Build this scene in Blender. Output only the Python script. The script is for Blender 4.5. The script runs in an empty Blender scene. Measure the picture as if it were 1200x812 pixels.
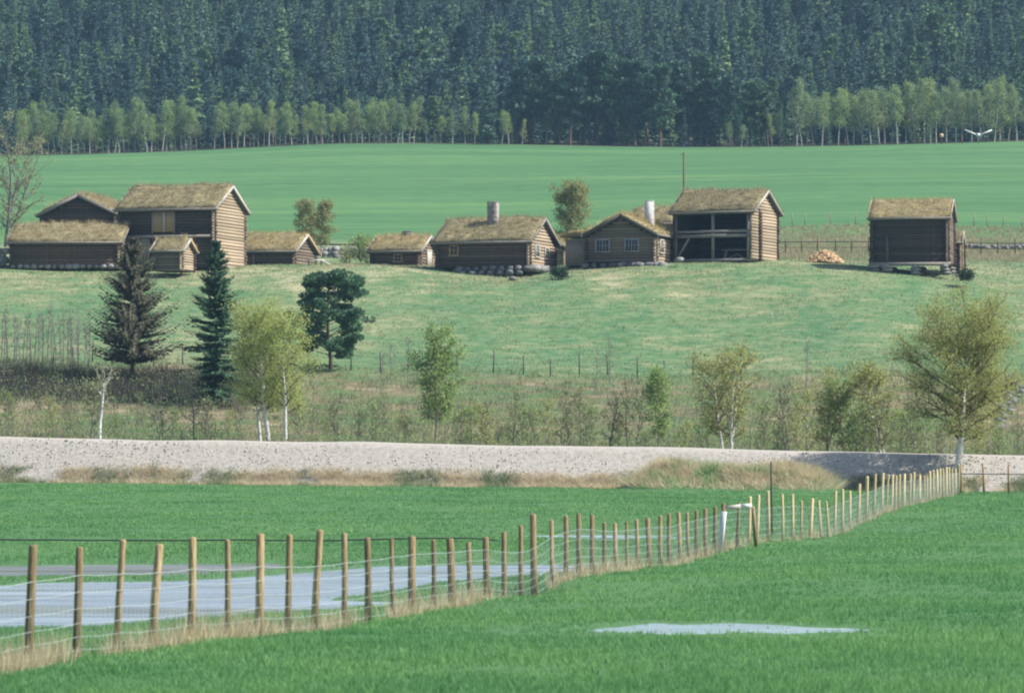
import bpy, math, random
import numpy as np
from mathutils import Vector, Matrix

R = math.radians
scene = bpy.context.scene
C = scene.collection

# ------------------------------------------------------------------ camera, sky, sun, exposure
F, CAMH, HOR = 4500.0, 2.47, 509.0          # focal length in photo pixels, eye height, eye-level row
cam_d = bpy.data.cameras.new('camera')
cam = bpy.data.objects.new('camera', cam_d); C.objects.link(cam)
cam_d.sensor_width = 36; cam_d.lens = 135
cam_d.clip_start = 0.5; cam_d.clip_end = 6000
cam.location = (0, 0, CAMH)
cam.rotation_euler = (math.pi / 2 + math.atan((HOR - 406) / F), 0, 0)
cam_d.dof.use_dof = True; cam_d.dof.focus_distance = 250; cam_d.dof.aperture_fstop = 5.6
scene.camera = cam

SUN_EL, SUN_AZ = R(46), R(-9)               # sun stands to the right of the view, a little before the houses
world = bpy.data.worlds.new('World'); scene.world = world; world.use_nodes = True
wn = world.node_tree
sky = wn.nodes.new('ShaderNodeTexSky'); sky.sky_type = 'NISHITA'; sky.sun_disc = False
sky.sun_elevation = SUN_EL; sky.sun_rotation = R(90) - SUN_AZ
sky.air_density = 1.0; sky.dust_density = 1.2
bg = wn.nodes['Background']; bg.inputs['Strength'].default_value = 0.10
wn.links.new(sky.outputs[0], bg.inputs['Color'])
sl = bpy.data.lights.new('sun', 'SUN'); sl.energy = 4.6; sl.angle = R(0.5); sl.color = (1.0, 0.95, 0.87)
sun = bpy.data.objects.new('sun', sl); C.objects.link(sun)
sdir = Vector((math.cos(SUN_EL) * math.cos(SUN_AZ), math.cos(SUN_EL) * math.sin(SUN_AZ), math.sin(SUN_EL)))
sun.rotation_euler = sdir.to_track_quat('Z', 'Y').to_euler()
vs = scene.view_settings
vs.view_transform = 'Standard'; vs.look = 'None'; vs.gamma = 1; vs.exposure = 0.85; vs.use_curve_mapping = False
scene.render.engine = 'CYCLES'
cy = scene.cycles
cy.use_denoising = True; cy.max_bounces = 5; cy.diffuse_bounces = 2; cy.transmission_bounces = 3
cy.volume_bounces = 0; cy.transparent_max_bounces = 6; cy.filter_width = 2.1

rng = np.random.default_rng(11)
random.seed(4)

# ------------------------------------------------------------------ helpers
def P(px, py, d):
    """a point seen at photo pixel (px, py) at distance d"""
    return Vector(((px - 600) * d / F, d, CAMH + (HOR - py) * d / F))

def tag(o, label=None, cat=None, group=None, kind=None):
    if label: o['label'] = label
    if cat: o['category'] = cat
    if group: o['group'] = group
    if kind: o['kind'] = kind
    return o

def empty(name, loc, rz=0.0):
    o = bpy.data.objects.new(name, None); C.objects.link(o)
    o.location = loc; o.rotation_euler = (0, 0, rz); o.empty_display_size = 0.3
    return o

def mesh_np(name, V, faces):
    """faces: list of (n,k) index arrays"""
    me = bpy.data.meshes.new(name)
    V = np.asarray(V, dtype=np.float32).reshape(-1, 3)
    faces = [np.asarray(f, dtype=np.int32) for f in faces if len(f)]
    me.vertices.add(len(V)); me.vertices.foreach_set('co', V.ravel())
    lt = np.concatenate([np.full(len(f), f.shape[1], np.int32) for f in faces])
    li = np.concatenate([f.ravel() for f in faces])
    ls = np.concatenate([[0], np.cumsum(lt)[:-1]]).astype(np.int32)
    me.loops.add(len(li)); me.loops.foreach_set('vertex_index', li)
    me.polygons.add(len(lt)); me.polygons.foreach_set('loop_start', ls); me.polygons.foreach_set('loop_total', lt)
    me.update(calc_edges=True)
    return me

def add(name, me, mat=None, parent=None, loc=None, smooth=False):
    o = bpy.data.objects.new(name, me); C.objects.link(o)
    if mat is not None:
        for m in (mat if isinstance(mat, (list, tuple)) else [mat]): me.materials.append(m)
    if parent is not None: o.parent = parent
    if loc is not None: o.location = loc
    if smooth: me.polygons.foreach_set('use_smooth', np.ones(len(me.polygons), bool))
    return o

class MB:
    """collects quads and triangles of one mesh"""
    def __init__(s): s.V = []; s.Q = []; s.T = []; s.n = 0
    def put(s, V, Q=None, T=None):
        V = np.asarray(V, float).reshape(-1, 3)
        if Q is not None and len(Q): s.Q.append(np.asarray(Q, int).reshape(-1, 4) + s.n)
        if T is not None and len(T): s.T.append(np.asarray(T, int).reshape(-1, 3) + s.n)
        s.V.append(V); s.n += len(V); return s
    def box(s, c, size, rot=None):
        x, y, z = [k / 2 for k in size]
        V = np.array([(-x,-y,-z),(x,-y,-z),(x,y,-z),(-x,y,-z),(-x,-y,z),(x,-y,z),(x,y,z),(-x,y,z)])
        if rot is not None: V = V @ np.array(rot.to_3x3()).T
        return s.put(V + np.array(c), [(0,3,2,1),(4,5,6,7),(0,1,5,4),(1,2,6,5),(2,3,7,6),(3,0,4,7)])
    def bar(s, a, b, w, h):
        """rectangular bar from a to b, w across, h upright"""
        a, b = np.array(a, float), np.array(b, float); t = b - a; t /= np.linalg.norm(t)
        up = np.array([0, 0, 1.0]) if abs(t[2]) < .95 else np.array([0, 1.0, 0])
        sd = np.cross(t, up); sd /= np.linalg.norm(sd); u = np.cross(sd, t)
        o = [(-1,-1),(1,-1),(1,1),(-1,1)]
        V = [a + sd*i*w/2 + u*j*h/2 for i, j in o] + [b + sd*i*w/2 + u*j*h/2 for i, j in o]
        return s.put(V, [(3,2,1,0),(4,5,6,7),(0,1,5,4),(1,2,6,5),(2,3,7,6),(3,0,4,7)])
    def tube(s, pts, rad, n=6, cap=False):
        pts = np.asarray(pts, float); k = len(pts); rad = np.broadcast_to(np.asarray(rad, float), (k,))
        tg = np.gradient(pts, axis=0); tg /= np.linalg.norm(tg, axis=1, keepdims=True) + 1e-9
        ref = np.array([0.31, 0.17, 0.93]) if abs(tg[0][2]) < .8 else np.array([1.0, .2, .05])
        a = np.cross(tg, ref); a /= np.linalg.norm(a, axis=1, keepdims=True) + 1e-9
        b = np.cross(tg, a)
        th = np.arange(n) * 2 * math.pi / n
        V = pts[:, None, :] + rad[:, None, None] * (a[:, None, :] * np.cos(th)[None, :, None] + b[:, None, :] * np.sin(th)[None, :, None])
        i = np.arange(k - 1)[:, None] * n; j = np.arange(n)[None, :]; j2 = (j + 1) % n
        Q = np.stack([i + j, i + j2, i + n + j2, i + n + j], -1).reshape(-1, 4)
        T = None
        V = V.reshape(-1, 3)
        if cap:
            V = np.vstack([V, pts[:1], pts[-1:]]); c0, c1 = k * n, k * n + 1; T = []
            for q in range(n):
                T += [(c0, (q + 1) % n, q), (c1, (k - 1) * n + q, (k - 1) * n + (q + 1) % n)]
        return s.put(V, Q, T)
    def mesh(s, name):
        return mesh_np(name, np.vstack(s.V), [f for f in ([np.vstack(s.Q)] if s.Q else []) + ([np.vstack(s.T)] if s.T else [])])
    def build(s, name, mat=None, parent=None, loc=None, smooth=False):
        return add(name, s.mesh(name), mat, parent, loc, smooth)

def vnoise(x, y, seed=0):
    """smooth value noise, 0..1"""
    x = np.asarray(x, float); y = np.asarray(y, float)
    xi, yi = np.floor(x).astype(np.int64), np.floor(y).astype(np.int64); fx, fy = x - xi, y - yi
    fx = fx * fx * (3 - 2 * fx); fy = fy * fy * (3 - 2 * fy)
    def h(a, b):
        n = (a * 374761393 + b * 668265263 + seed * 974711) & 0xffffffff
        n = ((n ^ (n >> 13)) * 1274126177) & 0xffffffff
        return ((n ^ (n >> 16)) & 0xffff) / 65535.0
    return (h(xi, yi) * (1 - fx) + h(xi + 1, yi) * fx) * (1 - fy) + (h(xi, yi + 1) * (1 - fx) + h(xi + 1, yi + 1) * fx) * fy

def fbm(x, y, seed=0, o=3):
    r, a, t = 0, 1, 0
    for k in range(o):
        r = r + a * vnoise(x * 2 ** k, y * 2 ** k, seed + k * 7); t += a; a *= .5
    return r / t

def sstep(a, b, x): t = np.clip((np.asarray(x, float) - a) / (b - a), 0, 1); return t * t * (3 - 2 * t)

# ------------------------------------------------------------------ materials
M = {}
def new_mat(name):
    m = bpy.data.materials.new(name); m.use_nodes = True; n = m.node_tree
    b = n.nodes['Principled BSDF']; b.inputs['Roughness'].default_value = .85
    b.inputs['Specular IOR Level'].default_value = .2
    M[name] = m
    return m, n, b

def ramp(n, fac, cols):
    r = n.nodes.new('ShaderNodeValToRGB'); e = r.color_ramp.elements
    while len(e) < len(cols): e.new(.5)
    for i, (p, c) in enumerate(cols): e[i].position = p; e[i].color = (*c, 1)
    n.links.new(fac, r.inputs[0]); return r.outputs[0]

def noise(n, scale, detail=3, stretch=None, coord='Object', rough=.6):
    tc = n.nodes.new('ShaderNodeTexCoord'); out = tc.outputs[coord]
    if stretch:
        mp = n.nodes.new('ShaderNodeMapping'); mp.inputs['Scale'].default_value = stretch
        n.links.new(out, mp.inputs[0]); out = mp.outputs[0]
    t = n.nodes.new('ShaderNodeTexNoise'); t.inputs['Scale'].default_value = scale; t.inputs['Detail'].default_value = detail
    t.inputs['Roughness'].default_value = rough
    n.links.new(out, t.inputs['Vector']); return t.outputs['Fac']

def math_n(n, op, a, b):
    q = n.nodes.new('ShaderNodeMath'); q.operation = op
    for i, v in enumerate((a, b)):
        if isinstance(v, (int, float)): q.inputs[i].default_value = v
        else: n.links.new(v, q.inputs[i])
    return q.outputs[0]

def mix_c(n, fac, a, b, mode='MIX'):
    q = n.nodes.new('ShaderNodeMix'); q.data_type = 'RGBA'; q.blend_type = mode
    for s_, v in ((q.inputs[0], fac), (q.inputs[6], a), (q.inputs[7], b)):
        if isinstance(v, (int, float)): s_.default_value = v
        elif isinstance(v, tuple): s_.default_value = (*v, 1)
        else: n.links.new(v, s_)
    return q.outputs[2]

def bump(n, b, h, strength=.5, dist=.05):
    u = n.nodes.new('ShaderNodeBump'); u.inputs['Strength'].default_value = strength; u.inputs['Distance'].default_value = dist
    n.links.new(h, u.inputs['Height']); n.links.new(u.outputs[0], b.inputs['Normal'])

def simple(name, cols, scale=3, detail=3, stretch=None, bmp=.4, rnd=None, rough=.85, bdist=.04):
    """noise-coloured material; rnd = (dark, light) factors varied per object"""
    m, n, b = new_mat(name)
    f = noise(n, scale, detail, stretch)
    c = ramp(n, f, [(.25 + .5 * i / (len(cols) - 1), k) for i, k in enumerate(cols)])
    if rnd:
        oi = n.nodes.new('ShaderNodeObjectInfo')
        v = ramp(n, oi.outputs['Random'], [(0, (rnd[0],) * 3), (1, (rnd[1],) * 3)])
        c = mix_c(n, 1.0, c, v, 'MULTIPLY')
    n.links.new(c, b.inputs['Base Color']); b.inputs['Roughness'].default_value = rough
    if bmp: bump(n, b, f, bmp, bdist)
    return m

def foliage(name, cols, trans=.35, objrnd=0.0, rough=.7, patch=None):
    """leaf colours varied from leaf to leaf, some light shining through"""
    m, n, b = new_mat(name)
    g = n.nodes.new('ShaderNodeNewGeometry')
    c = ramp(n, g.outputs['Random Per Island'], [(i / (len(cols) - 1), k) for i, k in enumerate(cols)])
    if objrnd:
        oi = n.nodes.new('ShaderNodeObjectInfo')
        v = ramp(n, oi.outputs['Random'], [(0, (1 - objrnd, 1 - objrnd * .8, 1 - objrnd * .6)), (.5, (1, 1, 1)), (1, (1 + objrnd, 1 + objrnd * .7, 1 - objrnd * .3))])
        c = mix_c(n, 1.0, c, v, 'MULTIPLY')
    if patch:
        c = mix_c(n, 1.0, c, ramp(n, noise(n, patch[0], 4, (1, patch[3], 1)), [(.32, patch[1]), (.68, patch[2])]), 'MULTIPLY')
    n.links.new(c, b.inputs['Base Color']); b.inputs['Roughness'].default_value = rough
    if trans:
        t = n.nodes.new('ShaderNodeBsdfTranslucent'); n.links.new(c, t.inputs['Color'])
        x = n.nodes.new('ShaderNodeMixShader'); x.inputs[0].default_value = trans
        n.links.new(b.outputs[0], x.inputs[1]); n.links.new(t.outputs[0], x.inputs[2])
        n.links.new(x.outputs[0], n.nodes['Material Output'].inputs['Surface'])
    return m

WOODG = (1, 1, 1)
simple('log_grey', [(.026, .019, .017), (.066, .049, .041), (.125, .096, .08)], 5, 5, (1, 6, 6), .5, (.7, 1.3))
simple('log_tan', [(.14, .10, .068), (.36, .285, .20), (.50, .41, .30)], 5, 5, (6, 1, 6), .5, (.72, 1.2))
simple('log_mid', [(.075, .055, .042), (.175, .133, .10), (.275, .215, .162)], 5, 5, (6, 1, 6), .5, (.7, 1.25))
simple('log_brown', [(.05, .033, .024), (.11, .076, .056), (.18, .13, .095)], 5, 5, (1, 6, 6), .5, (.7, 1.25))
simple('core_dark', [(.02, .017, .014), (.04, .034, .03)], 6, 2, None, .2)
simple('plank_grey', [(.13, .115, .105), (.24, .215, .19), (.33, .30, .27)], 4, 4, (1, 6, 6), .3)
simple('plank_pale', [(.30, .28, .25), (.42, .395, .355), (.50, .47, .42)], 4, 4, (1, 6, 6), .3)
simple('plank_tan', [(.23, .15, .085), (.36, .25, .145), (.45, .33, .2)], 4, 4, (6, 6, .6), .3)
simple('door_red', [(.13, .06, .04), (.2, .10, .06)], 5, 3, (6, 6, .6), .3)
simple('white_paint', [(.55, .55, .53), (.74, .74, .72)], 4, 4, None, .15)
simple('frame_blue', [(.16, .18, .2), (.3, .32, .34)], 5, 3, None, .1)
simple('roof_board', [(.06, .052, .046), (.12, .105, .09)], 5, 4, (1, 8, 8), .3)
simple('stone', [(.11, .108, .105), (.21, .205, .197), (.31, .30, .285)], 2.2, 5, None, .6, (.65, 1.25))
simple('stone_dark', [(.06, .06, .064), (.125, .126, .128), (.21, .21, .207)], 2.2, 5, None, .6, (.65, 1.25))
simple('chimney_stone', [(.13, .12, .11), (.26, .24, .22), (.36, .335, .31)], 3, 5, None, .6)
simple('chimney_white', [(.30, .295, .30), (.50, .49, .485), (.62, .61, .60)], 3, 5, None, .5)
simple('post_old', [(.16, .115, .06), (.32, .235, .13), (.43, .33, .20)], 6, 4, (6, 6, .7), .5, (.6, 1.15))
simple('post_new', [(.34, .26, .13), (.52, .42, .235), (.60, .50, .31)], 6, 4, (6, 6, .7), .3, (.8, 1.15))
simple('post_dark', [(.05, .045, .04), (.10, .09, .08)], 6, 3, (6, 6, .7), .3)
simple('split_wood', [(.42, .26, .14), (.60, .42, .26), (.70, .54, .36)], 3, 3, None, .2)
simple('cable_black', [(.03, .045, .04), (.06, .08, .07)], 4, 2, None, 0, None, .5)
m, n, b = new_mat('wire_zinc'); b.inputs['Base Color'].default_value = (.38, .44, .44, 1); b.inputs['Roughness'].default_value = .6
m, n, b = new_mat('glass_dark'); b.inputs['Base Color'].default_value = (.03, .035, .045, 1); b.inputs['Roughness'].default_value = .08; b.inputs['Specular IOR Level'].default_value = .6
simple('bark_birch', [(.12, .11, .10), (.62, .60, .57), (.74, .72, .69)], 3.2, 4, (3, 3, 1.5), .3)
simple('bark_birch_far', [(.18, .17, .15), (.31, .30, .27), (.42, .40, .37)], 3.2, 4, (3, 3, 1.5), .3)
simple('bark_grey', [(.10, .088, .08), (.19, .17, .155), (.26, .24, .22)], 5, 4, (3, 3, .8), .3)
simple('bark_tan', [(.19, .15, .11), (.33, .27, .2), (.42, .36, .28)], 5, 4, (3, 3, .8), .3)
simple('twig', [(.075, .052, .042), (.13, .095, .075)], 5, 2, None, 0)
simple('bark_spruce', [(.05, .04, .034), (.11, .09, .075)], 5, 4, (3, 3, .8), .3)
simple('bark_pine', [(.07, .05, .036), (.14, .095, .065)], 5, 4, (3, 3, .8), .3)
foliage('leaf_olive', [(.25, .30, .085), (.35, .39, .125), (.43, .45, .17), (.33, .29, .13)], .55)
foliage('leaf_yellow', [(.31, .38, .12), (.41, .47, .16), (.49, .52, .21)], .55)
foliage('leaf_fresh', [(.19, .30, .10), (.27, .38, .135), (.35, .45, .18)], .55)
foliage('leaf_pale', [(.36, .36, .13), (.46, .44, .19), (.30, .32, .10)], .45)
foliage('leaf_bud', [(.20, .235, .10), (.28, .31, .135), (.35, .37, .17), (.25, .225, .12)], .5)
foliage('leaf_dull', [(.19, .24, .11), (.27, .31, .15), (.28, .26, .16)], .5)
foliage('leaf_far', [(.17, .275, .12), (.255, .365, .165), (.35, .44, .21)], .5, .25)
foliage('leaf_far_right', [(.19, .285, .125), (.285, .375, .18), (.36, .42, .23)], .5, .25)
foliage('needle_brown', [(.062, .066, .045), (.095, .096, .06), (.13, .118, .08), (.075, .092, .052)], .2)
foliage('needle_dark', [(.026, .066, .044), (.046, .10, .058), (.075, .145, .07)], .2)
foliage('needle_pine', [(.055, .13, .08), (.09, .185, .108), (.14, .245, .13)], .25)
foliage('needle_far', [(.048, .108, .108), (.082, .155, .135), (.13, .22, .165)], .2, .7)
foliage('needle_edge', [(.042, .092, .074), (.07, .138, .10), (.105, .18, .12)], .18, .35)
foliage('brush_shade', [(.035, .032, .030), (.06, .055, .048), (.085, .075, .062)], .1)  # twig colour darkened to carry the spruces' shadow on the bank
foliage('twig_grey', [(.11, .10, .085), (.17, .155, .13), (.22, .20, .17)], .1)
foliage('rise_grass', [(.30, .25, .15), (.40, .34, .21), (.20, .21, .11), (.48, .41, .27)], .35)
foliage('juniper', [(.02, .05, .025), (.04, .08, .04)], .1)
foliage('field_grass', [(.085, .222, .088), (.12, .292, .11), (.165, .352, .126), (.23, .415, .16)], .45, 0, .7, (.19, (.66, .80, .80), (1.3, 1.12, 1.05), .6))
foliage('straw', [(.44, .36, .22), (.57, .48, .32), (.66, .57, .40), (.40, .35, .20)], .4)
foliage('meadow_blade', [(.09, .18, .085), (.12, .21, .095), (.20, .25, .125), (.36, .34, .21), (.42, .39, .26)], .4, 0, .7, (.16, (.75, .92, .8), (1.25, 1.08, 1.12), .5))
foliage('scrub_grass', [(.12, .15, .075), (.19, .19, .10), (.12, .20, .075), (.32, .28, .18), (.14, .22, .085)], .4, 0, .7, (.2, (.7, .9, .8), (1.3, 1.05, 1.1), .7))
foliage('sod_blade', [(.25, .195, .105), (.40, .32, .18), (.52, .425, .25), (.25, .235, .115), (.60, .49, .30)], .3, .2)
simple('sod', [(.11, .092, .05), (.215, .182, .10), (.31, .262, .148)], 1.6, 5, None, .6, (.8, 1.15))

# ------------------------------------------------------------------ terrain
POSTS = [(39.4,638,32.6,779,11),(94,640.7,90,760,9.5),(144.6,632,136.5,749,8),(187.4,637,178.4,746,10),(226,629,223.4,743,9.5),
 (266.8,632,266.8,734,7),(305.4,625,304.2,724.5,10),(339.6,625.8,337,719,7.8),(375.3,620.5,367.8,715,8.4),(403.5,624.5,403.5,712.7,7),
 (430.5,629.5,431,712,7.8),(459,631,460.6,710,5.3),(483,628,483,711.5,9.3),(508,632,508,709.5,5.6),(527.3,630.7,529.8,707.5,9),
 (548.7,635,551,704,6),(569,629,570.4,704,7.4),(590.4,623,590.4,695,6.2),(610,615,610.6,681,5.3),(624.5,602,626,679.5,7.8),
 (646,609,647.5,675,5),(663,604,663,675,5.6),(678,601.6,678,670,5.6),(693.7,603,693.4,668.6,5.6),(708,612,708,665.5,4.7),
 (720.4,612.7,722.3,667,5),(734,611,734,665.5,3.7),(745.8,608.4,746.5,665.5,4.5),(758.6,607,760.7,665.5,6),(773.8,604,773.5,657.7,5),
 (783.7,601.6,783.7,658.7,4.7),(794.9,600,796.7,659,4.7),(805,600,806.7,656,4),(816,598,815.4,650,4.5),(826.2,595.4,826.8,650,5),
 (838,593.5,837,647,4.5),(847.6,590,847.3,642,5),(865.8,589,862.8,641,4),(878.7,581.7,876.7,641.7,4.5),(889,579.7,886.7,635,3.6),
 (899.5,575,900,633,4.4),(916.3,578.7,916.8,631,3.6),(928.3,578.7,928.3,631,4),(939,586.7,938,631,3.2),(951.7,584,949.3,632.5,4.4),
 (959,586,962.5,634,3.2),(967.8,587,970.8,634,3.2),(979,575,977,626.7,3.6),(987,573,986.7,620.7,4),(995.7,575,995.7,616.7,3.4),
 (1007,566.7,1004.7,613,4),(1016,558,1013.7,606.7,4),(1025.7,555,1023,597,3.4),(1034.7,554,1033,597,3.6),(1040.7,556,1038,597,3),
 (1046,556,1044,596,3),(1050,556.7,1048,595,3),(1054,556,1052.7,591.7,3),(1059.7,555,1058.7,591.7,3.4),(1066.7,555,1065,591.7,3.2),
 (1071,553,1069,590.7,3.4),(1077.7,556,1077,589,3.2),(1082.7,558,1082.3,589,2.8),(1086,558,1085.7,589,2.8),(1089.3,551.7,1088.7,588,3.2),
 (1093.3,550.7,1093.3,587,3),(1097.7,550,1097.7,584,3),(1101.3,549,1101.3,582.5,3),(1104.7,549,1104.3,580.5,2.8),(1108.7,547.5,1108.7,580,3),
 (1111.7,547.5,1111.7,579,3),(1115.3,549,1115.3,579,2.8),(1119.3,549,1119.3,580,2.8),(1123.3,544,1122.7,578,3.4)]
def fence_d(px):
    return 1.0 / np.interp(px, [-120, 33, 850, 970, 1033, 1122, 1300], [.0270, .02439, .01064, .00935, .00794, .00612, .0050])

# the bank that carries the gravel road: front foot line and top line
def bank_foot_d(x): return 178.5 - 0.30 * x - 0.0035 * x * np.abs(x) * 0
def bank_top_z(x): return 1.86 - 0.0165 * x
def bank_foot_z(x): return 0.03 - 0.0052 * x

# scattered control heights of the near fields
ctl = []
for tx, ty, bx, by, w in POSTS:
    d = float(fence_d(bx)); p = P(bx, by, d); ctl.append((p.x, p.y, p.z, 1.0))
for x in np.arange(-60, 61, 5.0):
    dd = bank_foot_d(x); ctl.append((x, dd, bank_foot_z(x), 4.0)); ctl.append((x, dd - 9, bank_foot_z(x) - .05, 2.0))
for (px, py, d) in [(0,812,37),(600,812,37),(1200,812,37.5),(700,736,52),(850,736,52),(1000,738,52),(1200,740,52),(1200,670,72),(1000,670,72),
                    (1200,625,100),(1050,640,92),(1200,596,130),(1100,606,122),(-150,800,39),(1350,700,60),(850,690,66),(700,700,61)]:
    p = P(px, py, d); ctl.append((p.x, p.y, p.z, 2.0))
for x, d, z in [(-14,66,-.62),(-9,72,-.62),(-6,84,-.62),(-14,84,-.6),(-20,75,-.6),(0,86,-.6),(-22,95,-.5),(-8,100,-.5),(2,110,-.58),(6,112,-.6),(-20,120,-.3),(-5,125,-.35),(8,128,-.4),
                (-6.5,50,-.26),(-6,54,-.44),(-8,57,-.54),(-3,56,-.36),(-3,60,-.52),(-1.5,64,-.5),(-11,58,-.54),(-9,52,-.36),(0,70,-.47),(-12,54,-.45),(-30,150,-.1),(0,150,-.12),(14,148,-.1),(-40,110,-.3),(-35,70,-.5),(40,100,0),(40,60,0),(30,140,.1),(45,150,.1),(-30,40,0),(20,35,0),(0,20,.1),(-20,10,.1),(20,5,.2),(0,-20,.5)]:
    ctl.append((x, d, z, 3.0))
ctl = np.array(ctl)

PONDS = [  # outline in photo pixels, water level
 ('pond', [(-80,692),(30,684),(200,680),(330,668),(450,663),(700,660),(705,672),(560,685),(430,694),(385,703),(530,707),(530,714),(340,721),(250,729),(100,738),(-80,746)], -.62),
 ('muddy_pool', [(-80,664),(200,661),(320,660),(325,665),(200,674),(-80,676)], -.60),
 ('ditch_water', [(608,628),(700,626.2),(800,629),(850,633),(835,635.5),(700,632),(620,630.5)], -.58),
 ('puddle', [(668,739),(700,735.5),(730,733.5),(765,729.5),(800,731),(850,729.5),(905,731.5),(945,735),(1000,735.8),(1024,737),(1012,739.5),(950,740),(925,741.5),(870,740.5),(800,743),(735,741)], -.16)]
for i, (nm, poly, lv) in enumerate(PONDS):
    w = []
    for px, py in poly:
        d = F * (CAMH - lv) / (py - HOR); w.append(((px - 600) * d / F, d))
    PONDS[i] = (nm, np.array(w), lv)

def poly_sd(x, y, poly):
    """signed distance to a polygon, negative inside"""
    dm = np.full(x.shape, 1e9); ins = np.zeros(x.shape, bool)
    for (x0, y0), (x1, y1) in zip(poly, np.roll(poly, -1, 0)):
        ex, ey = x1 - x0, y1 - y0; t = np.clip(((x - x0) * ex + (y - y0) * ey) / (ex * ex + ey * ey + 1e-9), 0, 1)
        dm = np.minimum(dm, (x - x0 - t * ex) ** 2 + (y - y0 - t * ey) ** 2)
        c = ((y0 > y) != (y1 > y)); ins ^= c & (x < (x1 - x0) * (y - y0) / np.where(y1 == y0, 1e-9, y1 - y0) + x0)
    return np.where(ins, -1, 1) * np.sqrt(dm)

FU = np.array([0, 200, 400, 600, 800, 1000, 1200.])
FD = np.array([205, 215, 235, 252, 270, 288, 306, 318, 332, 346, 362, 420, 500, 600, 625, 830, 1100, 1700.])
FY = np.array([
 [522,524,527,531,535,540,545],[513,516,519,523,527,533,538],[478,480,485,490,494,497,500],[432,436,444,446,450,448,452],
 [395,398,405,408,412,408,412],[352,354,356,358,358,352,362],[314,316,313,321,308,311,326],[310,312,310,312,304,306,316],
 [308,309,309,309,304,303,306],[300,298,296,296,292,290,292],[290,288,285,282,272,265,268],[253,252,251,250,243,238,238],
 [215,214,212,210,207,203,202],[183,178,169,170,173,171,166],[177,172,164,165,168,166,161],[-40]*7,[-160]*7,[-260]*7], float)
FZ = CAMH + (HOR - FY) * FD[:, None] / F
def pchip_slopes(xk, yk):
    h = np.diff(xk)[:, None]; dl = np.diff(yk, axis=0) / h
    m = np.zeros_like(yk); m[0], m[-1] = dl[0], dl[-1]
    w1, w2 = 2 * h[1:] + h[:-1], h[1:] + 2 * h[:-1]
    ok = dl[1:] * dl[:-1] > 0
    m[1:-1] = np.where(ok, (w1 + w2) / (w1 / np.where(ok, dl[:-1], 1) + w2 / np.where(ok, dl[1:], 1)), 0)
    return m
FM = pchip_slopes(FD, FZ)
def far_z(x, d):
    dc = np.clip(d, FD[0], FD[-1] - 1e-3); k = np.clip(np.searchsorted(FD, dc, side='right') - 1, 0, len(FD) - 2)
    h = FD[k + 1] - FD[k]; t = (dc - FD[k]) / h
    u = np.clip(600 + F * x / np.maximum(d, 30), -60, 1260); c = np.clip((u / 200).astype(int), 0, 5); s = u / 200 - c
    def col(ci):
        ci = np.clip(ci, 0, 6)
        return ((2*t**3-3*t**2+1) * FZ[k, ci] + (t**3-2*t**2+t) * h * FM[k, ci] + (-2*t**3+3*t**2) * FZ[k+1, ci] + (t**3-t**2) * h * FM[k+1, ci])
    p0, p1, p2, p3 = col(c - 1), col(c), col(c + 1), col(c + 2)
    z = .5 * (2*p1 + (p2-p0)*s + (2*p0-5*p1+4*p2-p3)*s*s + (3*p1-p0-3*p2+p3)*s**3)
    z = z + (fbm(x / 9, d / 9, 5) - .5) * .5 * sstep(215, 240, d) * (1 - .75 * sstep(300, 330, d) * (1 - sstep(620, 700, d)))
    z = z + (fbm(x / 30, d / 30, 9) - .5) * 6 * sstep(615, 720, d)
    return z
def near_z(x, d):
    num = np.zeros(x.shape); den = np.full(x.shape, 1e-9)
    sg = 3.0 + .03 * np.clip(d, 0, 200)
    for cx, cd, cz, cw in ctl:
        w = cw * (np.exp(-((x - cx) ** 2 + (d - cd) ** 2) / (2 * sg * sg)) + 2e-6 / (1 + ((x - cx) ** 2 + (d - cd) ** 2) * .01))
        num += w * cz; den += w
    return num / den
def mound(x, d):
    u = 600 + F * x / np.maximum(d, 30)
    a = sstep(715, 790, u) * (1 - sstep(945, 995, u))
    dd = (bank_foot_d(x) - 3.0 - d) / 3.2
    return a * np.exp(-dd * dd) * (1.0 + 1.1 * (fbm(x / 1.7, d / 1.7, 21) - .5))
def ground_z(x, d, ponds=True):
    x = np.atleast_1d(np.asarray(x, float)); d = np.atleast_1d(np.asarray(d, float))
    z = np.zeros(x.shape); bl = sstep(0, 26, d - bank_foot_d(x) - 3)
    mN, mF = bl < 1, bl > 0
    zn = np.zeros(x.shape); zf = np.zeros(x.shape)
    if mN.any():
        zn[mN] = near_z(x[mN], np.minimum(d[mN], bank_foot_d(x[mN])))
        zn[mN] += (fbm(x[mN] / 2.5, d[mN] / 2.5, 3) - .5) * .09 + mound(x[mN], d[mN])
        if ponds:
            xx, dd, zz = x[mN], d[mN], zn[mN]
            for nm, poly, lv in PONDS:
                near = (np.abs(xx - poly[:, 0].mean()) < np.ptp(poly[:, 0]) + 6) & (np.abs(dd - poly[:, 1].mean()) < np.ptp(poly[:, 1]) + 8)
                if not near.any(): continue
                xs, ds = xx[near], dd[near]
                amp = .7 if nm.startswith('puddle') else 1.6
                sd = poly_sd(xs, ds, poly) + (fbm(xs / 1.3, ds / 2.6, 31) - .5) * amp * .7
                sh = lv + np.clip(sd * .045, -.08, .03)
                wgt = 1 - sstep(.2, 3.0 if amp > 1 else 1.6, sd)
                zz[near] = zz[near] * (1 - wgt) + sh * wgt
            zn[mN] = zz
    if mF.any(): zf[mF] = far_z(x[mF], d[mF])
    return zn * (1 - bl) + zf * bl
def gz(x, d): return float(ground_z(x, d)[0])

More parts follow.
